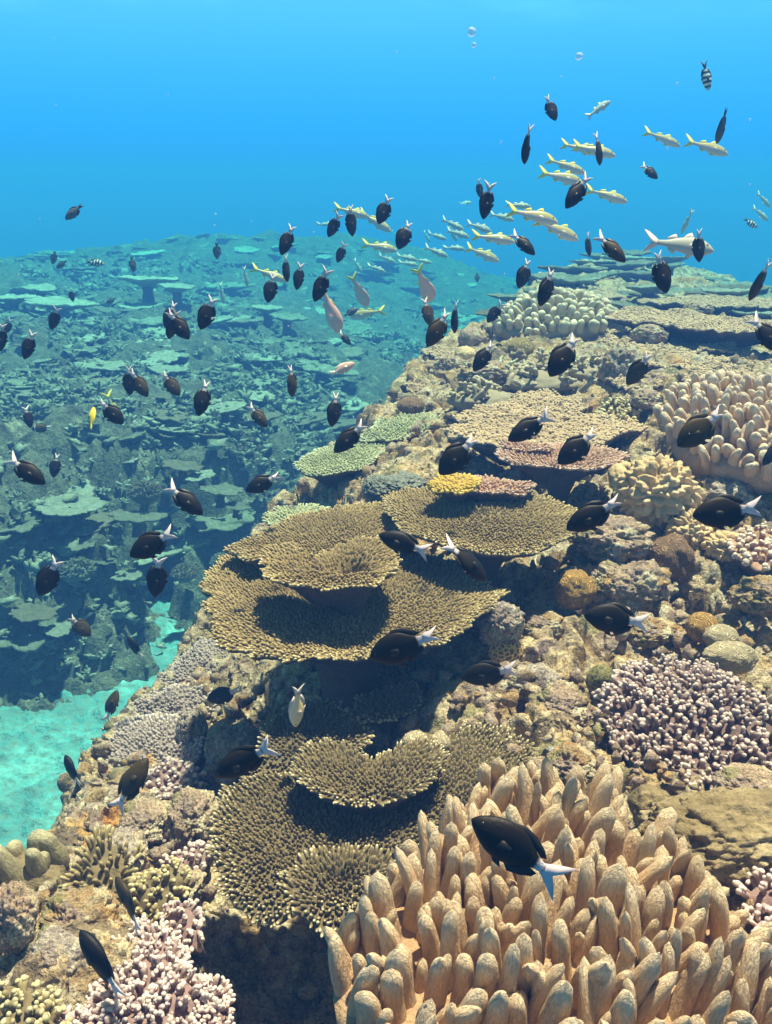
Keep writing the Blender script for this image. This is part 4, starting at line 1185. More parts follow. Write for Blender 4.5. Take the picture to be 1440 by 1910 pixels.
while cnt < 285:
    Y = 3.9 * (21 / 3.9) ** rs.rand()
    x = rs.uniform(-.56, .22) * Y
    z = far_z(x, Y)[0]
    if z < -2.35 or fbm(np.array([[x * .8, Y * .8, z * 1.5]]), 3, 93)[0] < rs.uniform(-.35, .12) or near_z(x, Y)[0] > z - .2: continue
    r = (.06 + .22 * rs.rand() ** 2.4) * (1 + .03 * Y)
    if any((x - a) ** 2 + (Y - b_) ** 2 < ((r + c_) * .58) ** 2 for a, b_, c_ in taken): continue
    taken.append((x, Y, r))
    kd = rs.choice(3, p=[.46, .30, .24])
    far_plate((x, Y, z + rs.uniform(.0, .12)), r, kd, rs.randint(7), rs.uniform(0, 6.28), (rs.normal(.05, .10), rs.normal(0, .10)), *zone_lab[kd])
    cnt += 1
# flat tables on the far end of the near reef
rs = np.random.RandomState(15)
cnt = 0; taken = []
while cnt < 55:
    Y = 5.0 * (11.5 / 5.0) ** rs.rand()
    x = rs.uniform(.10, .52) * Y
    if poly_sd(epoly, np.array([x]), np.array([Y]))[0][0] > .05: continue
    r = (.10 + .20 * rs.rand() ** 1.6) * (.6 + .06 * Y)
    if any((x - a) ** 2 + (Y - b_) ** 2 < ((r + c_) * .55) ** 2 for a, b_, c_ in taken): continue
    taken.append((x, Y, r))
    kd = rs.choice(3, p=[.35, .45, .2])
    far_plate((x, Y, near_z(x, Y)[0] + rs.uniform(.0, .10)), r, kd, rs.randint(7), rs.uniform(0, 6.28), (rs.normal(0, .05), rs.normal(0, .05)),
              ['dull green table coral among those on the hazy far end of the near reef', 'brown table coral among those on the hazy far end of the near reef', 'pale table coral among those on the hazy far end of the near reef'][kd],
              ['green', 'brown', 'pale'][kd] + ' table corals at the far end of the near reef')
    cnt += 1
# broken coral and small growth that covers the far reef
def far_growth():
    rs = np.random.RandomState(9)
    n = 16000
    Y = 3.6 * (18 / 3.6) ** rs.rand(n); x = rs.uniform(-.62, .30, n) * Y
    z = far_z(x, Y)
    msk = fbm(np.stack([x * .9, Y * .9, z * 1.6], 1), 3, 91)
    ok = (z > -2.62) & (near_z(x, Y) < z) & (msk > rs.uniform(-.25, .15, n))
    x, Y, z = x[ok], Y[ok], z[ok]
    n = len(x)
    mb = MB()
    c = np.stack([x + .08 * rs.randn(n), Y + .05 * rs.randn(n), z + rs.uniform(-.03, .10, n)], 1)
    s_ = (.018 + .055 * rs.rand(n) ** 2.2) * (.7 + .05 * Y)
    # ragged little shelves
    M = 11
    half = n // 2
    th = np.linspace(0, 2 * np.pi, M, endpoint=False)
    r = s_[:half, None] * (1 + .45 * rs.randn(half, M).clip(-1.3, 1.3))
    tx, ty = rs.normal(0, .25, (half, 1)), rs.normal(.1, .25, (half, 1))
    px_, py_ = r * np.cos(th), r * np.sin(th) * .8
    pz_ = px_ * tx + py_ * ty + .12 * r * rs.randn(half, M)
    rim = np.stack([px_, py_, pz_], -1) + c[:half, None]
    top = c[:half, None] + np.array([0, 0, 1.0]) * (.12 * s_[:half])[:, None, None]
    bot = c[:half, None] - np.array([0, 0, 1.0]) * (.75 * s_[:half])[:, None, None]
    V = np.concatenate([rim, top, bot], 1)
    F = np.array([(i, (i + 1) % M, M) for i in range(M)] + [((i + 1) % M, i, M + 1) for i in range(M)])
    mb.add(V.reshape(-1, 3), (F[None] + (np.arange(half) * (M + 2))[:, None, None]).reshape(-1, 3))
    # bristling little tufts
    k = 9
    cc = np.repeat(c[half:], k, 0); ss = np.repeat(s_[half:], k)
    D = rs.normal(0, .8, (len(cc), 3)); D[:, 2] = np.abs(D[:, 2]) + .3
    off = D / np.linalg.norm(D, axis=1, keepdims=True) * (.25 * ss)[:, None]
    add_branchlets(mb, cc + off, D, ss * rs.uniform(.16, .30, len(ss)), ss * rs.uniform(.5, 1.1, len(ss)), rs.rand(len(ss)), CT5)
    tag(mb.build('coral_growth', M_FT[0], smooth=True), kind='stuff')
far_growth()
# rounded bushes on the left slope
def bush_mesh(seed, mat):
    rs = np.random.RandomState(seed)
    V, F = ICO[4]
    P = V * (1 + .25 * fbm(V * 1.4 + seed, 3, seed))[:, None]
    P[:, 2] *= .65
    mb = MB().add(P * .86, F, 0)
    n = 240
    d = rs.normal(0, 1, (n, 3)); d[:, 2] = np.abs(d[:, 2]); d /= np.linalg.norm(d, axis=1, keepdims=True)
    q = d * np.array([.84, .84, .56])
    add_branchlets(mb, q, d + rs.normal(0, .2, d.shape), np.full(n, .055), rs.uniform(.14, .26, n), rs.rand(n), CT5)
    return mb.mesh('bush_coral', mat)
BM = [bush_mesh(400 + i, M_FT[i % 3]) for i in range(5)]
BUSH = [(145, 1065, 4.6, 36, 'round bushy coral on the left slope beside the striped black fish'), (95, 690, 6.6, 34, 'round bushy coral half way up the left reef'), (440, 660, 7.5, 26, 'rounded coral bush next to a thin white edged table coral'),
        (30, 790, 5.6, 34, 'bushy coral mound at the left edge behind the brown banded fish'), (270, 920, 5.2, 34, 'bushy dark coral above the rough table coral'), (420, 1050, 5.2, 30, 'bushy coral low in the shade beside the golden colony'),
        (345, 1070, 4.95, 28, 'small bushy coral right of the pair of black fish'), (240, 640, 7.4, 24, 'small bushy coral on the far reef between pale tables'), (70, 740, 6.1, 30, 'grey bushy coral below the greenish table at the left'), (510, 900, 6.0, 24, 'dim bushy coral deep in the channel')]
for i, (px, py, Y, hw, lab) in enumerate(BUSH):
    o = link('bush_coral', BM[i % 5])
    Y = deeper(py, Y)
    o.location = at(px, py, Y); k = hw * Y / F_PX
    o.scale = (k, k, k); o.rotation_euler = (0, 0, i * 1.9)
    tag(o, lab, 'bushy coral')

# ------------------------------------------------------------------ fish
def fish_mat(name, col, rough=.4, spec=.4, scales=.5):
    m, t, b = new_mat(name)
    v = N(t, 'ShaderNodeTexCoord').outputs['Object']
    b.inputs['Roughness'].default_value = rough
    b.inputs['Specular IOR Level'].default_value = spec
    if scales:
        mpn = N(t, 'ShaderNodeMapping'); mpn.inputs['Scale'].default_value = (55, 12, 55)
        t.links.new(v, mpn.inputs[0])
        vo = tvor(t, mpn.outputs[0], 1.0)
        c = mixc(t, mrange(t, vo.outputs['Distance'], .2, .7, 0, scales), col, tuple(x * .35 for x in col))
        t.links.new(c, b.inputs['Base Color'])
        bump(t, b, vo.outputs['Distance'], .3, .004)
    else:
        b.inputs['Base Color'].default_value = (*col, 1)
    return m
def zoned(name, stops, axis=0, rough=.55, noise=.0, interp='LINEAR'):
    """fish colouring that changes along (0) or across (2) the body"""
    m, t, b = new_mat(name)
    v = N(t, 'ShaderNodeTexCoord').outputs['Object']
    se = N(t, 'ShaderNodeSeparateXYZ'); t.links.new(v, se.inputs[0])
    mpn = N(t, 'ShaderNodeMapping'); mpn.inputs['Scale'].default_value = (55, 12, 55)
    t.links.new(v, mpn.inputs[0])
    vo = tvor(t, mpn.outputs[0], 1.0)
    r = ramp(t, [((p + .5), c) for p, c in stops], interp)
    ad = N(t, 'ShaderNodeMath', operation='ADD'); ad.inputs[1].default_value = .5
    t.links.new(se.outputs[axis], ad.inputs[0]); t.links.new(ad.outputs[0], r.inputs[0])
    c = mixc(t, mrange(t, vo.outputs['Distance'], .2, .7, 0, .35), r.outputs[0], (0, 0, 0), 'MIX') if noise else r.outputs[0]
    t.links.new(c, b.inputs['Base Color'])
    b.inputs['Roughness'].default_value = rough
    b.inputs['Specular IOR Level'].default_value = .2
    bump(t, b, vo.outputs['Distance'], .10, .003)
    return m
BLK = (.010, .009, .008); BRN = (.060, .042, .014); WHT = (.66, .58, .57)
M_FBLACK = zoned('black_fish_skin', [(-.5, WHT), (-.215, WHT), (-.18, BLK), (.5, BLK)], noise=.3)
M_FBROWN = zoned('brown_fish_skin', [(-.5, WHT), (-.215, WHT), (-.18, BRN), (.3, BRN), (.5, (.03, .022, .01))], noise=.3)
M_FINB = fish_mat('black_fin', (.010, .010, .011), .5, .3, 0)
M_FINBR = fish_mat('brown_fin', (.035, .027, .012), .5, .3, 0)
M_FINW = fish_mat('white_fin', (.64, .54, .53), .5, .3, 0)
M_FINY = fish_mat('yellow_fin', (.78, .58, .04), .5, .3, 0)
M_FINP = fish_mat('pinkish_fin', (.74, .56, .48), .5, .3, 0)
M_GOAT = zoned('goatfish_skin', [(-.5, (.56, .40, .36)), (-.06, (.66, .50, .45)), (.015, (.62, .42, .36)), (.028, (.66, .45, .09)), (.05, (.64, .43, .10)), (.075, (.50, .38, .20)), (.5, (.44, .34, .18))], axis=2, rough=.3)
M_GPINK = zoned('pink_goatfish_skin', [(-.5, (.92, .52, .42)), (0, (.90, .42, .32)), (.5, (.84, .34, .24))], axis=2, rough=.3)
M_PINKF = zoned('pink_fish_skin', [(-.5, (.80, .50, .40)), (.0, (.72, .38, .30)), (.5, (.60, .28, .22))], axis=2)
M_PALEF = zoned('pale_fish_skin', [(-.5, (.50, .46, .42)), (0, (.46, .42, .35)), (.5, (.34, .33, .24))], axis=2)
M_GREYF = zoned('dim_fish_skin', [(-.5, (.12, .13, .13)), (0, (.08, .09, .10)), (.5, (.05, .06, .07))], axis=2)
M_YELF = zoned('yellow_fish_skin', [(-.5, (.78, .66, .10)), (0, (.80, .62, .06)), (.5, (.60, .44, .04))], axis=2)
M_STRIPE = zoned('striped_fish_skin', [(-.5, WHT), (-.30, (.02, .02, .025)), (-.22, (.62, .66, .62)), (-.14, (.02, .02, .025)), (-.06, (.62, .66, .58)), (.02, (.02, .02, .025)), (.10, (.62, .66, .58)), (.17, (.02, .02, .025)), (.25, (.58, .60, .50)), (.33, (.03, .03, .03)), (.40, (.35, .38, .36))], interp='CONSTANT')
M_BAND = zoned('brown_banded_fish_skin', [(-.5, WHT), (-.25, WHT), (-.22, (.07, .05, .02)), (.25, (.09, .06, .025)), (.30, WHT), (.34, (.05, .04, .02))])
M_EYE = fish_mat('fish_eye', (.01, .01, .012), .15, .6, 0)
M_EYEP = fish_mat('pale_fish_eye', (.10, .08, .06), .15, .6, 0)

def bend_pts(P, k):
    P = np.array(P, float)
    s_ = np.clip(.12 - P[:, 0], 0, 1)
    P[:, 1] += k * s_ ** 2
    return P
def interp(tab, x):
    a = np.array(tab)
    xs, ys = a[:, 0], a[:, 1]
    # smooth through the stations
    i = np.clip(np.searchsorted(xs, x) - 1, 0, len(xs) - 2)
    tt = (x - xs[i]) / (xs[i + 1] - xs[i])
    m = np.gradient(ys, xs)
    h = xs[i + 1] - xs[i]
    return (2 * tt ** 3 - 3 * tt ** 2 + 1) * ys[i] + (tt ** 3 - 2 * tt ** 2 + tt) * h * m[i] + (-2 * tt ** 3 + 3 * tt ** 2) * ys[i + 1] + (tt ** 3 - tt ** 2) * h * m[i + 1]
def body_mesh(name, top, bot, wid, x0, x1, mat, k, n=30, sides=20):
    s_ = np.linspace(0, 1, n) ** 1.15
    tz = interp(top, s_); bz = interp(bot, s_); w = interp(wid, s_)
    x = x0 + (x1 - x0) * s_
    th = np.linspace(0, 2 * np.pi, sides, endpoint=False)
    cz = (tz - bz) / 2; hz = np.maximum((tz + bz) / 2, .002); w = np.maximum(w, .002)
    V = np.stack([np.repeat(x, sides), (w[:, None] * np.cos(th) * np.abs(np.cos(th)) ** .15).ravel(), (cz[:, None] + hz[:, None] * np.sin(th)).ravel()], 1)
    return MB().add(bend_pts(V, k), grid_faces(n, sides, wrap=True)).mesh(name, mat)
def fin_mesh(name, pts, mat, k, th=.006, y0=0.0, rot=None):
    """fin sheet with a thick root and thin edge; pts outline in the xz plane, first point at the root"""
    P = np.array(pts, float); n = len(P)
    c = P.mean(0)
    V = []
    ths = [th] + [th * .35] * (n - 1)
    for sgn in (1, -1):
        for i, p in enumerate(P): V.append((p[0], y0 + sgn * th * .25, p[1]))
        V.append((c[0], y0 + sgn * th, c[1]))
    V = np.array(V)
    T = []
    for i in range(n):
        j = (i + 1) % n
        T.append((i, j, n)); T.append((n + 1 + j, n + 1 + i, 2 * n + 1))
    Q = [(i, n + 1 + i, n + 1 + (i + 1) % n, (i + 1) % n) for i in range(n)]
    if rot is not None:
        o, R_ = rot
        V = (V - o) @ np.array(R_.to_3x3()).T + o
    return MB().add(bend_pts(V, k), [np.array(T), np.array(Q)]).mesh(name, mat)
def eye_mesh(x, y, z, r, mat, k):
    V, F = ICO[3]
    return MB().add(bend_pts(V * np.array([r, r * .6, r]) + (x, y, z), k), F).mesh('eye', mat)
def damsel(k, body, fin, tail, eye=M_EYE, depth=1.0, fork=1.0):
    """deep oval reef fish, unit length from snout (+x) to tail tips (-x)"""
    top = [(0, .0), (.04, .050), (.12, .105), (.28, .175), (.48, .205), (.66, .18), (.80, .115), (.90, .065), (1, .050)]
    bot = [(0, .004), (.04, .045), (.12, .095), (.28, .170), (.48, .20), (.66, .17), (.80, .105), (.90, .060), (1, .050)]
    wid = [(0, .004), (.04, .030), (.12, .062), (.28, .088), (.48, .086), (.66, .062), (.80, .038), (.90, .022), (1, .014)]
    top = [(a, b_ * depth) for a, b_ in top]; bot = [(a, b_ * depth) for a, b_ in bot]
    P = [('body', body_mesh('body', top, bot, wid, .5, -.27, body, k))]
    D = depth
    P.append(('dorsal_fin', fin_mesh('dorsal_fin', [(.25, .15 * D), (.20, .20 * D), (.05, .24 * D), (-.08, .215 * D), (-.19, .155 * D), (-.25, .095 * D), (-.20, .07 * D), (-.05, .15 * D), (.1, .18 * D)], fin, k)))
    P.append(('anal_fin', fin_mesh('anal_fin', [(.05, -.18 * D), (-.02, -.235 * D), (-.13, -.195 * D), (-.22, -.135 * D), (-.25, -.08 * D), (-.17, -.07 * D), (-.06, -.14 * D)], fin, k)))
    f_ = fork
    P.append(('tail_fin', fin_mesh('tail_fin', [(-.25, .045), (-.30, .075), (-.40, .105 * f_), (-.50, .15 * f_), (-.43, .055 * f_), (-.375, .012), (-.36, 0), (-.375, -.012), (-.43, -.055 * f_), (-.49, -.14 * f_), (-.40, -.10 * f_), (-.30, -.07), (-.25, -.045), (-.255, 0)], tail, k, .008)))
    P.append(('pelvic_fin', fin_mesh('pelvic_fin', [(.20, -.165 * D), (.13, -.235 * D), (.04, -.25 * D), (.08, -.19 * D), (.12, -.16 * D)], fin, k)))
    for s_ in (1, -1):
        o = np.array([.23, .080 * s_, -.03])
        R_ = Matrix.Rotation(-s_ * .16, 4, 'Z')
        P.append(('pectoral_fin', fin_mesh('pectoral_fin', [(.23, -.01), (.16, .035), (.07, .02), (.06, -.04), (.12, -.075), (.21, -.05)], fin, k, .004, .080 * s_, (o, R_))))
        P.append(('eye', eye_mesh(.395, .050 * s_, .035 * D, .024, eye, k)))
    return P
def goat(k, body, fin, eye=M_EYEP, deep=1.0):
    """long goatfish with forked tail, two dorsal fins and chin barbels"""
    top = [(0, .0), (.05, .044), (.14, .092), (.30, .130), (.46, .126), (.66, .094), (.84, .052), (1, .034)]
    bot = [(0, .014), (.05, .040), (.14, .070), (.30, .102), (.46, .102), (.66, .074), (.84, .044), (1, .030)]
    wid = [(0, .008), (.05, .030), (.14, .052), (.30, .066), (.46, .062), (.66, .046), (.84, .024), (1, .014)]
    top = [(a, q * deep) for a, q in top]; bot = [(a, q * deep) for a, q in bot]; wid = [(a, q * deep) for a, q in wid]
    P = [('body', body_mesh('body', top, bot, wid, .5, -.30, body, k))]
    P.append(('tail_fin', fin_mesh('tail_fin', [(-.285, .030), (-.34, .07), (-.43, .125), (-.50, .15), (-.455, .075), (-.39, .012), (-.38, 0), (-.39, -.012), (-.455, -.075), (-.50, -.145), (-.43, -.12), (-.34, -.065), (-.285, -.030), (-.285, 0)], fin, k, .008)))
    P.append(('dorsal_fin', fin_mesh('dorsal_fin', [(.22, .10), (.17, .19), (.12, .17), (.06, .125), (.06, .10)], fin, k)))
    P.append(('dorsal_fin', fin_mesh('dorsal_fin', [(-.02, .085), (-.05, .145), (-.10, .125), (-.17, .085), (-.16, .055)], fin, k)))
    P.append(('anal_fin', fin_mesh('anal_fin', [(-.04, -.065), (-.08, -.125), (-.12, -.105), (-.16, -.07), (-.15, -.045)], fin, k)))
    P.append(('pelvic_fin', fin_mesh('pelvic_fin', [(.22, -.07), (.16, -.14), (.09, -.135), (.12, -.075)], fin, k)))
    for s_ in (1, -1):
        o = np.array([.22, .062 * s_, -.02])
        P.append(('pectoral_fin', fin_mesh('pectoral_fin', [(.22, 0), (.15, .02), (.08, -.01), (.10, -.05), (.18, -.04)], M_FINP, k, .004, .062 * s_, (o, Matrix.Rotation(-s_ * .5, 4, 'Z')))))
        P.append(('eye', eye_mesh(.38, .044 * s_, .045, .019, eye, k)))
        P.append(('barbel', fin_mesh('barbel', [(.44, -.03), (.40, -.07), (.34, -.085), (.395, -.06)], M_FINP, k, .004, .015 * s_)))
    return P
BENDS = (-.25, 0.0, .25)
KIND = {
    'blk': ('damselfish', [damsel(k, M_FBLACK, M_FINB, M_FINW, fork=1.0 + 1.2 * k, depth=1.0 - .25 * k) for k in BENDS], .080),
    'brn': ('damselfish', [damsel(k, M_FBROWN, M_FINBR, M_FINW, fork=1.0 + 1.2 * k, depth=1.0 - .25 * k) for k in BENDS], .080),
    'dim': ('damselfish', [damsel(k, M_GREYF, M_FINB, M_FINB, fork=.7) for k in BENDS], .090),
    'str': ('sergeant_fish', [damsel(k, M_STRIPE, M_FINB, M_FINB, depth=1.0) for k in BENDS], .12),
    'bnd': ('butterfly_fish', [damsel(k, M_BAND, M_FINBR, M_FINW, depth=1.05, fork=.5) for k in BENDS], .10),
    'pnk': ('damselfish', [damsel(k, M_PINKF, M_FINP, M_FINP, M_EYEP, depth=.85) for k in BENDS], .12),
    'pal': ('damselfish', [damsel(k, M_PALEF, M_FINW, M_FINW, depth=.8) for k in BENDS], .10),
    'pfy': ('damselfish', [damsel(k, zoned('pale_yellow_fish_skin', [(-.5, (.78, .50, .10)), (-.1, (.80, .58, .26)), (.1, (.80, .64, .44)), (.5, (.74, .60, .50))], axis=2), M_FINW, M_FINW, depth=.85)], .085),
    'yel': ('damselfish', [damsel(k, M_YELF, M_FINY, M_FINY, depth=.85, fork=.6) for k in BENDS], .055),
    'gry': ('wrasse', [goat(k, M_GREYF, M_FINB) for k in BENDS], .30),
    'gt': ('goatfish', [goat(k, M_GOAT, M_FINY) for k in BENDS], .26),
    'gpk': ('goatfish', [goat(k, M_GPINK, M_FINY, deep=1.35) for k in BENDS], .26),
    'gtp': ('goatfish', [goat(k, M_PALEF, M_FINP) for k in BENDS], .22),
}
def put_fish(kind, tail, head, label, turn=0.0, roll=0.0, side=None, bendi=1, size=1.0, group=None, dist=None):
    """tail and head in photo pixels fix where the fish is and where it points; its real length fixes how far away it swims"""
    name, protos, TL = KIND[kind]
    TL *= size
    tl = np.array([(tail[0] - 720) / F_PX, (955 - tail[1]) / F_PX]); hd = np.array([(head[0] - 720) / F_PX, (955 - head[1]) / F_PX])
    dv = hd - tl; L = np.hypot(*dv)
    u = dv / L
    phi = math.radians(turn)
    d = TL * math.cos(phi) / L
    if dist: TL *= dist / d; d = dist
    mid = (tl + hd) / 2
    loc = (FWD + mid[0] * RIGHT + mid[1] * UPV) * d
    fx = math.cos(phi) * (u[0] * RIGHT + u[1] * UPV) + math.sin(phi) * FWD
    n = -u[1] * RIGHT + u[0] * UPV
    if side is None: s_ = 1 if u[0] >= 0 else -1
    else: s_ = side
    n = n * s_
    yv = np.cross(n, fx)
    rr = math.radians(roll)
    zv = n * math.cos(rr) + yv * math.sin(rr)
    yv = np.cross(zv, fx)
    wob = math.sin(tail[0] * 12.9 + tail[1] * 7.1)
    zv = zv * (1 + .09 * wob); yv = yv * (1 - .10 * wob)
    M4 = Matrix(((fx[0] * TL, yv[0] * TL, zv[0] * TL, loc[0]), (fx[1] * TL, yv[1] * TL, zv[1] * TL, loc[1]), (fx[2] * TL, yv[2] * TL, zv[2] * TL, loc[2]), (0, 0, 0, 1)))
    root = empty(name, loc, label, name.replace('_', ' ') if name != 'damselfish' else 'damselfish', group)
    root.matrix_world = M4
    for nm, me in protos[bendi % len(protos)]:
        link(nm, me, root)
    return root
GB = 'black white-tailed damselfish swimming over the reef'
GG = 'yellow-tailed goatfish schooling in open water'
GP = 'pale hazy goatfish in the distance'
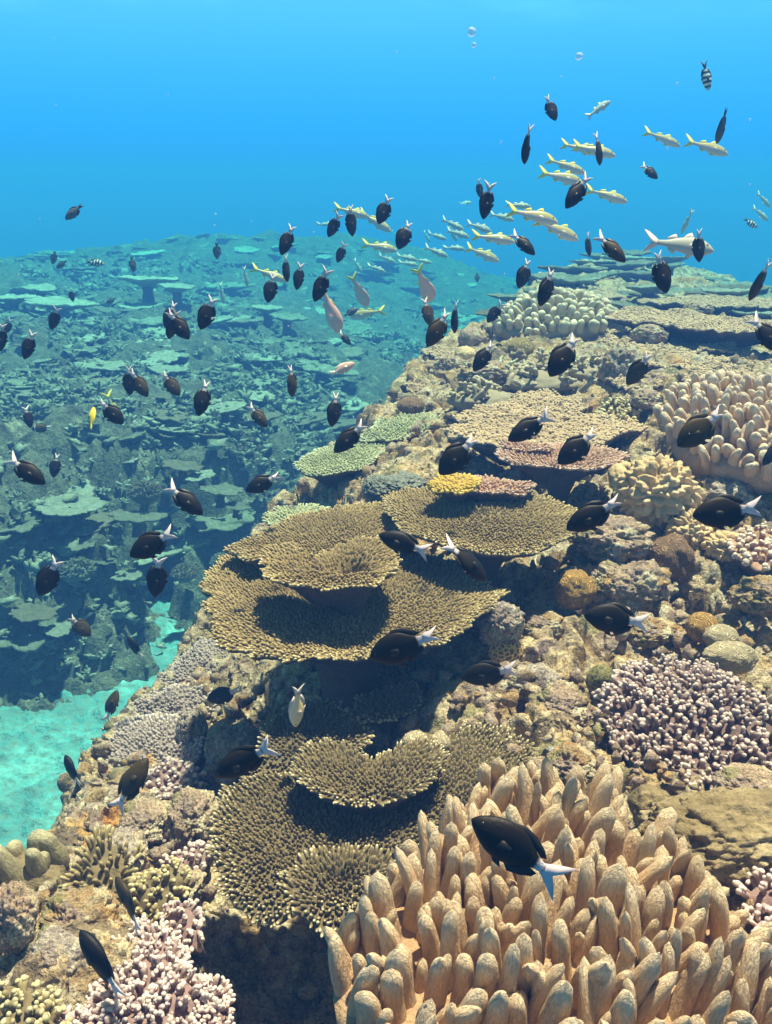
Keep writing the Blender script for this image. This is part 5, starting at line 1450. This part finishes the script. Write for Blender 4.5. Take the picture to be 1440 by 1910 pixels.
FISH = [
 # kind, tail px, head px, turn, roll, bend, label
 ('blk', (1052, 1640), (880, 1530), 5, 10, 2, 'largest black fish with white tail, hovering over the big tan finger coral'),
 ('blk', (818, 1182), (690, 1228), 10, 10, 0, 'black white tailed fish at the lower right edge of the golden colony'),
 ('blk', (964, 1245), (860, 1266), 10, 10, 1, 'small finned black fish with white tail above the pale rubble, below the golden colony'),
 ('blk', (1210, 1162), (1090, 1148), 5, 5, 1, 'black white tailed fish level over the orange rubble, heading left'),
 ('blk', (1420, 945), (1293, 962), 5, 5, 1, 'big black fish with white tail at the right edge beside the lumpy tan coral'),
 ('blk', (1158, 932), (1058, 988), 10, 10, 0, 'black white tailed fish in front of the lumpy tan coral, right of golden plate'),
 ('blk', (804, 1030), (706, 998), 10, 10, 2, 'black fish with white tail in the gap between the two golden corals'),
 ('blk', (832, 1005), (908, 1085), 20, 42, 2, 'black fish diving head first under the wide golden table coral'),
 ('blk', (1028, 772), (948, 822), 5, 5, 1, 'black white tailed fish over the flat bare table coral'),
 ('blk', (1113, 803), (1042, 865), 8, 5, 1, 'black white tailed fish just above the thin pink shelf'),
 ('blk', (888, 815), (820, 885), 8, 5, 1, 'black fish in shade above the yellow crust, only its white tail catching light'),
 ('brn', (1350, 765), (1265, 832), 5, 8, 0, 'olive brown fish with white tail against the pinkish finger coral'),
 ('blk', (1466, 815), (1425, 868), 10, 10, 1, 'black fish cut by the right edge beside the pinkish finger coral'),
 ('blk', (1077, 625), (1026, 702), 5, 5, 1, 'black white tailed fish over the antler coral on the crest'),
 ('blk', (921, 638), (884, 692), 8, 10, 1, 'black white tailed fish left of the yellowish dome coral'),
 ('brn', (1212, 660), (1172, 717), 15, 20, 1, 'dull brown fish with white tail against the pale bare ledge'),
 ('blk', (1400, 590), (1456, 655), 10, 5, 1, 'black fish half cut by the right edge above the crest ledges'),
 ('blk', (938, 564), (909, 601), 8, 5, 1, 'small black fish touching the left end of the pale crest finger coral'),
 ('brn', (837, 580), (797, 646), 10, 15, 1, 'brown black fish overlapping another, over the dark channel left of the crest'),
 ('brn', (790, 555), (804, 608), 10, 30, 1, 'black brown fish partly hidden behind the browner one over the channel'),
 ('blk', (846, 562), (849, 620), 20, 60, 1, 'narrow black fish seen edge on, right of the overlapping pair'),
 ('blk', (1032, 502), (1008, 570), 10, 35, 1, 'slim black fish with white tail just above the pale crest finger coral'),
 ('blk', (987, 484), (968, 537), 10, 25, 1, 'black fish above and left of the pale crest finger coral'),
 ('blk', (1221, 470), (1245, 546), 8, 5, 1, 'black white tailed fish nose down before the hazy far ridge at the right'),
 ('brn', (1432, 488), (1403, 558), 20, 50, 1, 'slim dark fish near the right edge below the ridge top'),
 ('blk', (1299, 428), (1306, 488), 10, 15, 1, 'black fish overlapping the long pale goatfish at right'),
 ('brn', (1112, 436), (1168, 488), 8, 5, 1, 'dark fish with an orange white edge, in open water above the ridge'),
 ('blk', (1092, 434), (1101, 476), 15, 45, 1, 'small narrow black fish left of the orange edged one'),
 ('blk', (953, 432), (998, 475), 5, 5, 1, 'black fish at the nose of a goatfish in the middle of the school'),
 ('blk', (914, 340), (902, 408), 8, 5, 1, 'black white tailed fish in front of a smaller one, right of centre'),
 ('blk', (891, 334), (897, 368), 15, 25, 1, 'smaller black fish partly hidden behind another, right of centre'),
 ('blk', (1099, 326), (1056, 388), 5, 5, 1, 'black white tailed fish at the tail of a goatfish, upper right'),
 ('brn', (1112, 250), (1122, 304), 25, 50, 1, 'slim brown fish crossing in front of the upper goatfish'),
 ('blk', (983, 235), (980, 302), 20, 58, 1, 'narrow black fish with long white tail left of the upper goatfish'),
 ('blk', (1017, 180), (1037, 224), 8, 10, 1, 'topmost small black fish in the blue water'),
 ('blk', (1196, 306), (1227, 333), 5, 5, 1, 'small dark fish alone in blue water right of the goatfish'),
 ('dim', (1350, 206), (1343, 262), 30, 50, 1, 'dark fish with spread fins near the upper right edge, below the striped one'),
 ('blk', (765, 413), (743, 464), 8, 8, 1, 'black fish left of the pale hazy shoal, over the far reef edge'),
 ('blk', (727, 366), (706, 417), 8, 10, 1, 'black fish above the goatfish head, near the top of the far reef'),
 ('blk', (651, 384), (657, 439), 15, 42, 1, 'narrow black fish beside a goatfish tail over the far reef'),
 ('blk', (635, 398), (612, 441), 10, 15, 1, 'black fish just left of the narrow one over the far reef edge'),
 ('blk', (644, 453), (629, 489), 10, 15, 1, 'small black fish below the two near the far reef edge'),
 ('blk', (547, 420), (524, 475), 8, 8, 1, 'black fish alone against the top of the far reef'),
 ('blk', (531, 476), (535, 524), 20, 62, 1, 'very narrow dark fish at the nose of the left goatfish'),
 ('blk', (562, 490), (553, 540), 10, 35, 1, 'black fish right of the narrow dark one at the left goatfish'),
 ('blk', (511, 510), (499, 564), 8, 10, 1, 'black fish directly below the left goatfish'),
 ('blk', (614, 500), (586, 562), 8, 5, 1, 'black fish partly hidden by a diving goatfish tail'),
 ('blk', (632, 618), (654, 643), 10, 10, 1, 'small black fish at the nose of the diving goatfish'),
 ('blk', (400, 553), (373, 614), 8, 5, 1, 'black fish right of the overlapping pair on the left reef'),
 ('blk', (312, 580), (352, 632), 8, 5, 1, 'front black fish of the overlapping pair on the left reef'),
 ('blk', (327, 563), (308, 612), 10, 10, 1, 'rear black fish of the overlapping pair on the left reef'),
 ('blk', (334, 580), (312, 630), 25, 55, 1, 'dark slim fish squeezed behind the overlapping pair'),
 ('brn', (243, 690), (274, 740), 8, 8, 1, 'brown black fish in front of a slim one on the left reef'),
 ('blk', (240, 682), (241, 736), 15, 45, 1, 'slim black fish behind the brown black one on the left reef'),
 ('brn', (303, 695), (334, 738), 10, 15, 1, 'small light brown fish with white tail in the middle of the left reef'),
 ('blk', (387, 709), (369, 776), 8, 8, 1, 'black fish with bright white tail over the middle of the left slope'),
 ('brn', (546, 682), (544, 740), 20, 56, 1, 'narrow brown fish edge on over the dark channel slope'),
 ('blk', (186, 748), (229, 790), 8, 5, 1, 'black fish with a yellow tailed fish hidden behind its back'),
 ('blk', (50, 757), (55, 798), 15, 45, 1, 'slim black fish touching the brown banded fish at the left'),
 ('brn', (463, 754), (498, 797), 8, 10, 1, 'brown black fish under the oval grainy table coral'),
 ('blk', (630, 732), (618, 796), 10, 30, 1, 'slim black fish above the tip of the pale jutting table coral'),
 ('blk', (682, 788), (623, 844), 5, 5, 1, 'black fish overlapping the pale jutting table coral'),
 ('blk', (14, 852), (82, 903), 8, 8, 1, 'black fish with white tail near the left edge, heading right and down'),
 ('blk', (108, 846), (98, 891), 10, 10, 1, 'small black fish right of the one near the left edge'),
 ('blk', (522, 886), (458, 916), 5, 5, 1, 'black fish over the dark channel right of the smooth green table coral'),
 ('blk', (312, 903), (376, 960), 12, 12, 2, 'black fish with twisting body left of the smooth green table coral'),
 ('blk', (328, 990), (241, 1038), 5, 5, 1, 'large black fish over the left slope, upper of a touching pair'),
 ('blk', (299, 1034), (287, 1115), 8, 5, 1, 'black fish nose down, lower of a touching pair on the left slope'),
 ('blk', (112, 1040), (70, 1112), 8, 5, 1, 'black fish with doubled white tail at the left beside the round bush'),
 ('blk', (90, 1062), (104, 1096), 20, 50, 1, 'fish hidden behind another, only its white tail base showing'),
 ('brn', (132, 1148), (166, 1188), 20, 25, 0, 'small reddish dark fish with white side low on the left slope'),
 ('blk', (268, 1228), (236, 1188), 10, 30, 1, 'dark fish pointing up left with white tail in the deep channel'),
 ('brn', (196, 1346), (218, 1288), 10, 25, 2, 'brown fish head up with white tail over the sand edge'),
 ('dim', (258, 1303), (281, 1282), 8, 8, 1, 'small dark fish low over the bright sand'),
 ('blk', (150, 1468), (118, 1410), 15, 38, 0, 'dark fish head up with white belly over the bright sand'),
 ('brn', (212, 1512), (274, 1416), 8, 12, 2, 'large olive brown fish head up with white tail at the sand edge'),
 ('blk', (450, 1285), (384, 1308), 15, 10, 1, 'shadowed dark fish with glowing white tail under the golden colony'),
 ('blk', (518, 1380), (398, 1452), 10, 10, 1, 'big dark shadowed fish with white tail left of the olive colony'),
 ('brn', (275, 1728), (208, 1645), 25, 45, 1, 'blurred slim fish with white tail between the yellow tuft and pink cluster'),
 ('blk', (232, 1858), (145, 1740), 10, 35, 1, 'blurred dark fish with white tail beside the pink cluster at the bottom'),
 ('gry', (1480, 1385), (1420, 1372), 0, 0, 1, 'dark fish head poking in at the right edge by the purple coral'),
 ('blk', (110, 572), (94, 614), 10, 10, 1, 'black fish below the brightest white table coral on the left'),
 ('blk', (132, 537), (135, 562), 15, 35, 1, 'tiny dark fish in front of the brightest white table coral'),
 ('blk', (64, 617), (44, 670), 8, 8, 1, 'black fish near the left edge below the small black one'),
 ('blk', (22, 594), (8, 622), 10, 10, 1, 'small dark fish close to the left edge, half way down'),
 ('blk', (8, 602), (-2, 655), 10, 10, 1, 'black fish cut by the left edge half way down'),
 ('dim', (218, 556), (197, 565), 5, 5, 1, 'faint dark fish right of the brightest table coral'),
 ('dim', (104, 468), (97, 492), 15, 10, 1, 'left one of two small dark fish near the far left reef top'),
 ('dim', (126, 486), (104, 500), 10, 10, 1, 'right one of two small dark fish near the far left reef top'),
 ('dim', (246, 478), (248, 506), 20, 45, 1, 'small narrow dark fish at the far left reef top'),
 ('dim', (405, 452), (404, 482), 20, 30, 1, 'faint dark fish over the far reef below its top edge'),
 ('dim', (156, 381), (121, 409), 5, 5, 1, 'lone dark fish in blue water above the left reef'),
 ('str', (160, 488), (194, 492), 5, 5, 1, 'dark striped sergeant fish at the far left reef'),
 ('str', (1310, 116), (1324, 166), 15, 15, 1, 'striped sergeant fish near the top right corner'),
 ('str', (1386, 408), (1414, 424), 10, 10, 1, 'small pale striped sergeant fish near the right edge'),
 ('bnd', (98, 796), (58, 800), 5, 5, 1, 'brown fish with pale bands at the left edge of the reef'),
 ('yel', (172, 806), (171, 758), 25, 40, 1, 'slim yellow fish edge on, left of the black fish with a yellow neighbour'),
 ('gt', (200, 730), (222, 800), 15, 15, 1, 'goatfish hidden behind a black fish, only its yellow tail showing'),
 ('pnk', (614, 700), (662, 676), 8, 5, 1, 'pink fish heading right over the dark channel'),
 ('dim', (668, 708), (684, 702), 5, 5, 1, 'tiny dark fish below the pink fish'),
 ('pfy', (557, 1272), (550, 1360), 20, 38, 0, 'pale yellow upright fish nose down before the olive table coral'),
 ('pal', (1188, 1000), (1194, 1062), 25, 55, 1, 'slim silvery fish edge on beside the brown dome coral'),
 ('yel', (1188, 1230), (1186, 1254), 20, 30, 1, 'little yellow fish above the purple branching coral'),
 ('gry', (1350, 1545), (1285, 1518), 20, 0, 1, 'small blue green wrasse over the olive leather coral'),
 ('dim', (890, 508), (890, 526), 10, 10, 1, 'tiny dark fish alone in blue water left of the ridge'),
 ('pal', (350, 1164), (362, 1180), 10, 20, 1, 'tiny pale fish in the deep channel left of the golden colony'),
 ('pal', (586, 840), (580, 862), 15, 40, 1, 'tiny pale fish upright on the jutting table coral'),
 ('dim', (640, 590), (668, 575), 5, 5, 1, 'reddish dark fish half hidden behind the yellow backed goatfish'),
 # goatfish
 ('gt', (468, 500), (535, 524), 10, 5, 1, 'left goatfish with yellow tail over the far reef'),
 ('gpk', (598, 532), (632, 620), 15, -15, 1, 'diving pinkish goatfish with raised yellow tail, largest near the middle'),
 ('gpk', (655, 518), (684, 568), 35, -15, 2, 'pink goatfish with curled yellow tail right of the diving one'),
 ('gpk', (776, 508), (806, 556), 48, -10, 2, 'pale pink goatfish with yellow tail over the channel, turned away'),
 ('gt', (718, 580), (652, 590), 15, 5, 0, 'yellow backed goatfish heading left under the curled one'),
 ('gt', (668, 396), (730, 431), 8, 5, 1, 'goatfish with yellow tail under a black fish near the far reef top'),
 ('gt', (622, 390), (690, 402), 20, 5, 1, 'faint yellowish goatfish behind two black fish near the far reef top'),
 ('gt', (674, 456), (741, 466), 10, 5, 1, 'dim goatfish below the one near the far reef top'),
 ('gt', (867, 462), (932, 486), 10, 5, 1, 'bright goatfish with yellow forked tail, lowest of the central school'),
 ('gt', (878, 440), (962, 450), 8, 5, 1, 'goatfish just above the lowest one, nose behind a black fish'),
 ('gt', (995, 410), (1080, 447), 5, 5, 1, 'bright goatfish with golden tail in the middle of the school'),
 ('gt', (944, 392), (1042, 414), 5, 5, 1, 'goatfish with yellow back just behind the golden tailed one'),
 ('gt', (1090, 354), (1172, 376), 5, 5, 1, 'goatfish right of the black fish in the upper school'),
 ('gt', (1003, 322), (1088, 340), 5, 5, 1, 'goatfish left of the black fish, lower of two'),
 ('gt', (1017, 298), (1094, 322), 8, 5, 1, 'goatfish left of the black fish, upper of two'),
 ('gt', (1066, 272), (1150, 290), 5, 5, 1, 'uppermost pair goatfish in front, behind the slim brown fish'),
 ('gt', (1044, 270), (1120, 284), 8, 5, 1, 'uppermost pair goatfish behind, only its yellow tail clear'),
 ('gt', (1198, 246), (1271, 271), 8, 5, 1, 'left of two goatfish high at the right'),
 ('gt', (1275, 264), (1361, 286), 8, 5, 1, 'right of two goatfish high at the right'),
 ('gtp', (1199, 450), (1334, 466), 5, 5, 1, 'long pale goatfish with white tail at the right above the ridge'),
 ('gtp', (1290, 392), (1274, 434), 20, 40, 1, 'pale upright goatfish above the long pale one'),
 ('gtp', (1400, 388), (1436, 410), 20, 10, 1, 'pale pinkish fish at the right edge beside the striped one'),
 ('gtp', (1408, 362), (1440, 384), 25, 10, 1, 'upper pale pinkish fish cut by the right edge'),
 ('gtp', (856, 384), (880, 374), 30, 20, 0, 'small pale curled fish left of the black pair'),
 ('gtp', (456, 498), (460, 534), 25, 50, 1, 'faint upright slim fish left of the left goatfish'),
 ('gtp', (412, 528), (415, 565), 25, 50, 1, 'faint pinkish upright fish on the far reef'),
 ('gtp', (1092, 222), (1140, 186), 10, 0, 1, 'very faint bluish fish in open water near the top'),
]
PALE = [((822, 410), (866, 428)), ((832, 430), (876, 442)), ((790, 430), (802, 452)), ((796, 436), (834, 446)), ((836, 420), (852, 450)), ((826, 462), (868, 464)), ((790, 462), (836, 478)), ((705, 476), (738, 490)), ((684, 494), (720, 508)),
        ((738, 478), (778, 484)), ((742, 490), (780, 494)), ((660, 482), (675, 510)), ((940, 384), (992, 384)), ((912, 400), (960, 410)), ((870, 416), (918, 432)), ((590, 420), (625, 418)), ((730, 430), (742, 442)), ((770, 484), (806, 490))]
for f in FISH:
    kind, tl, hd, turn, roll, bd, lab = f
    g = GB if kind in ('blk', 'brn') else (GG if kind in ('gt', 'gpk') else None)
    sz = 1.0
    if kind == 'gry': sz = .30 if 'small' in lab else .5
    if kind in ('blk', 'brn') and bd == 1: bd = (tl[0] * 7 + tl[1] * 3) % 3
    put_fish(kind, tl, hd, lab, turn, roll, None, bd, sz, g)
for i, (tl, hd) in enumerate(PALE):
    put_fish('gtp', tl, hd, 'hazy pale goatfish of the dense distant shoal in mid picture', 10, 5, None, i % 3, 1.0, GP)
# specks of plankton drifting in the water
mp_, t_, b_ = new_mat('plankton_jelly')
b_.inputs['Base Color'].default_value = (.80, .88, .90, 1)
b_.inputs['Alpha'].default_value = .30
b_.inputs['Specular IOR Level'].default_value = 0
b_.inputs['Roughness'].default_value = 1
def speck(px, py, r_, dd, lab, grp=None):
    V, F = ICO[3]
    o = MB().add(V * (1 + .3 * fbm(V * 2 + px, 2, 1))[:, None] * (r_ * dd / F_PX), F).build('plankton', mp_)
    o.location = at(px, py, dd)
    tag(o, lab, 'plankton', grp)
for q in ((880, 60, 7, .6, 'brightest round plankton speck floating in blue water near the top'), (884, 84, 4, .7, 'small plankton speck just under the brightest one'), (1080, 105, 6, 1.1, 'pale plankton speck in blue water near the top right')):
    speck(*q)
rs = np.random.RandomState(3)
for i in range(46):
    speck(rs.uniform(0, 1440), rs.uniform(20, 900), rs.uniform(.9, 2.2), rs.uniform(.5, 1.6), 'tiny pale plankton speck drifting in the open water', 'tiny plankton specks in the water')
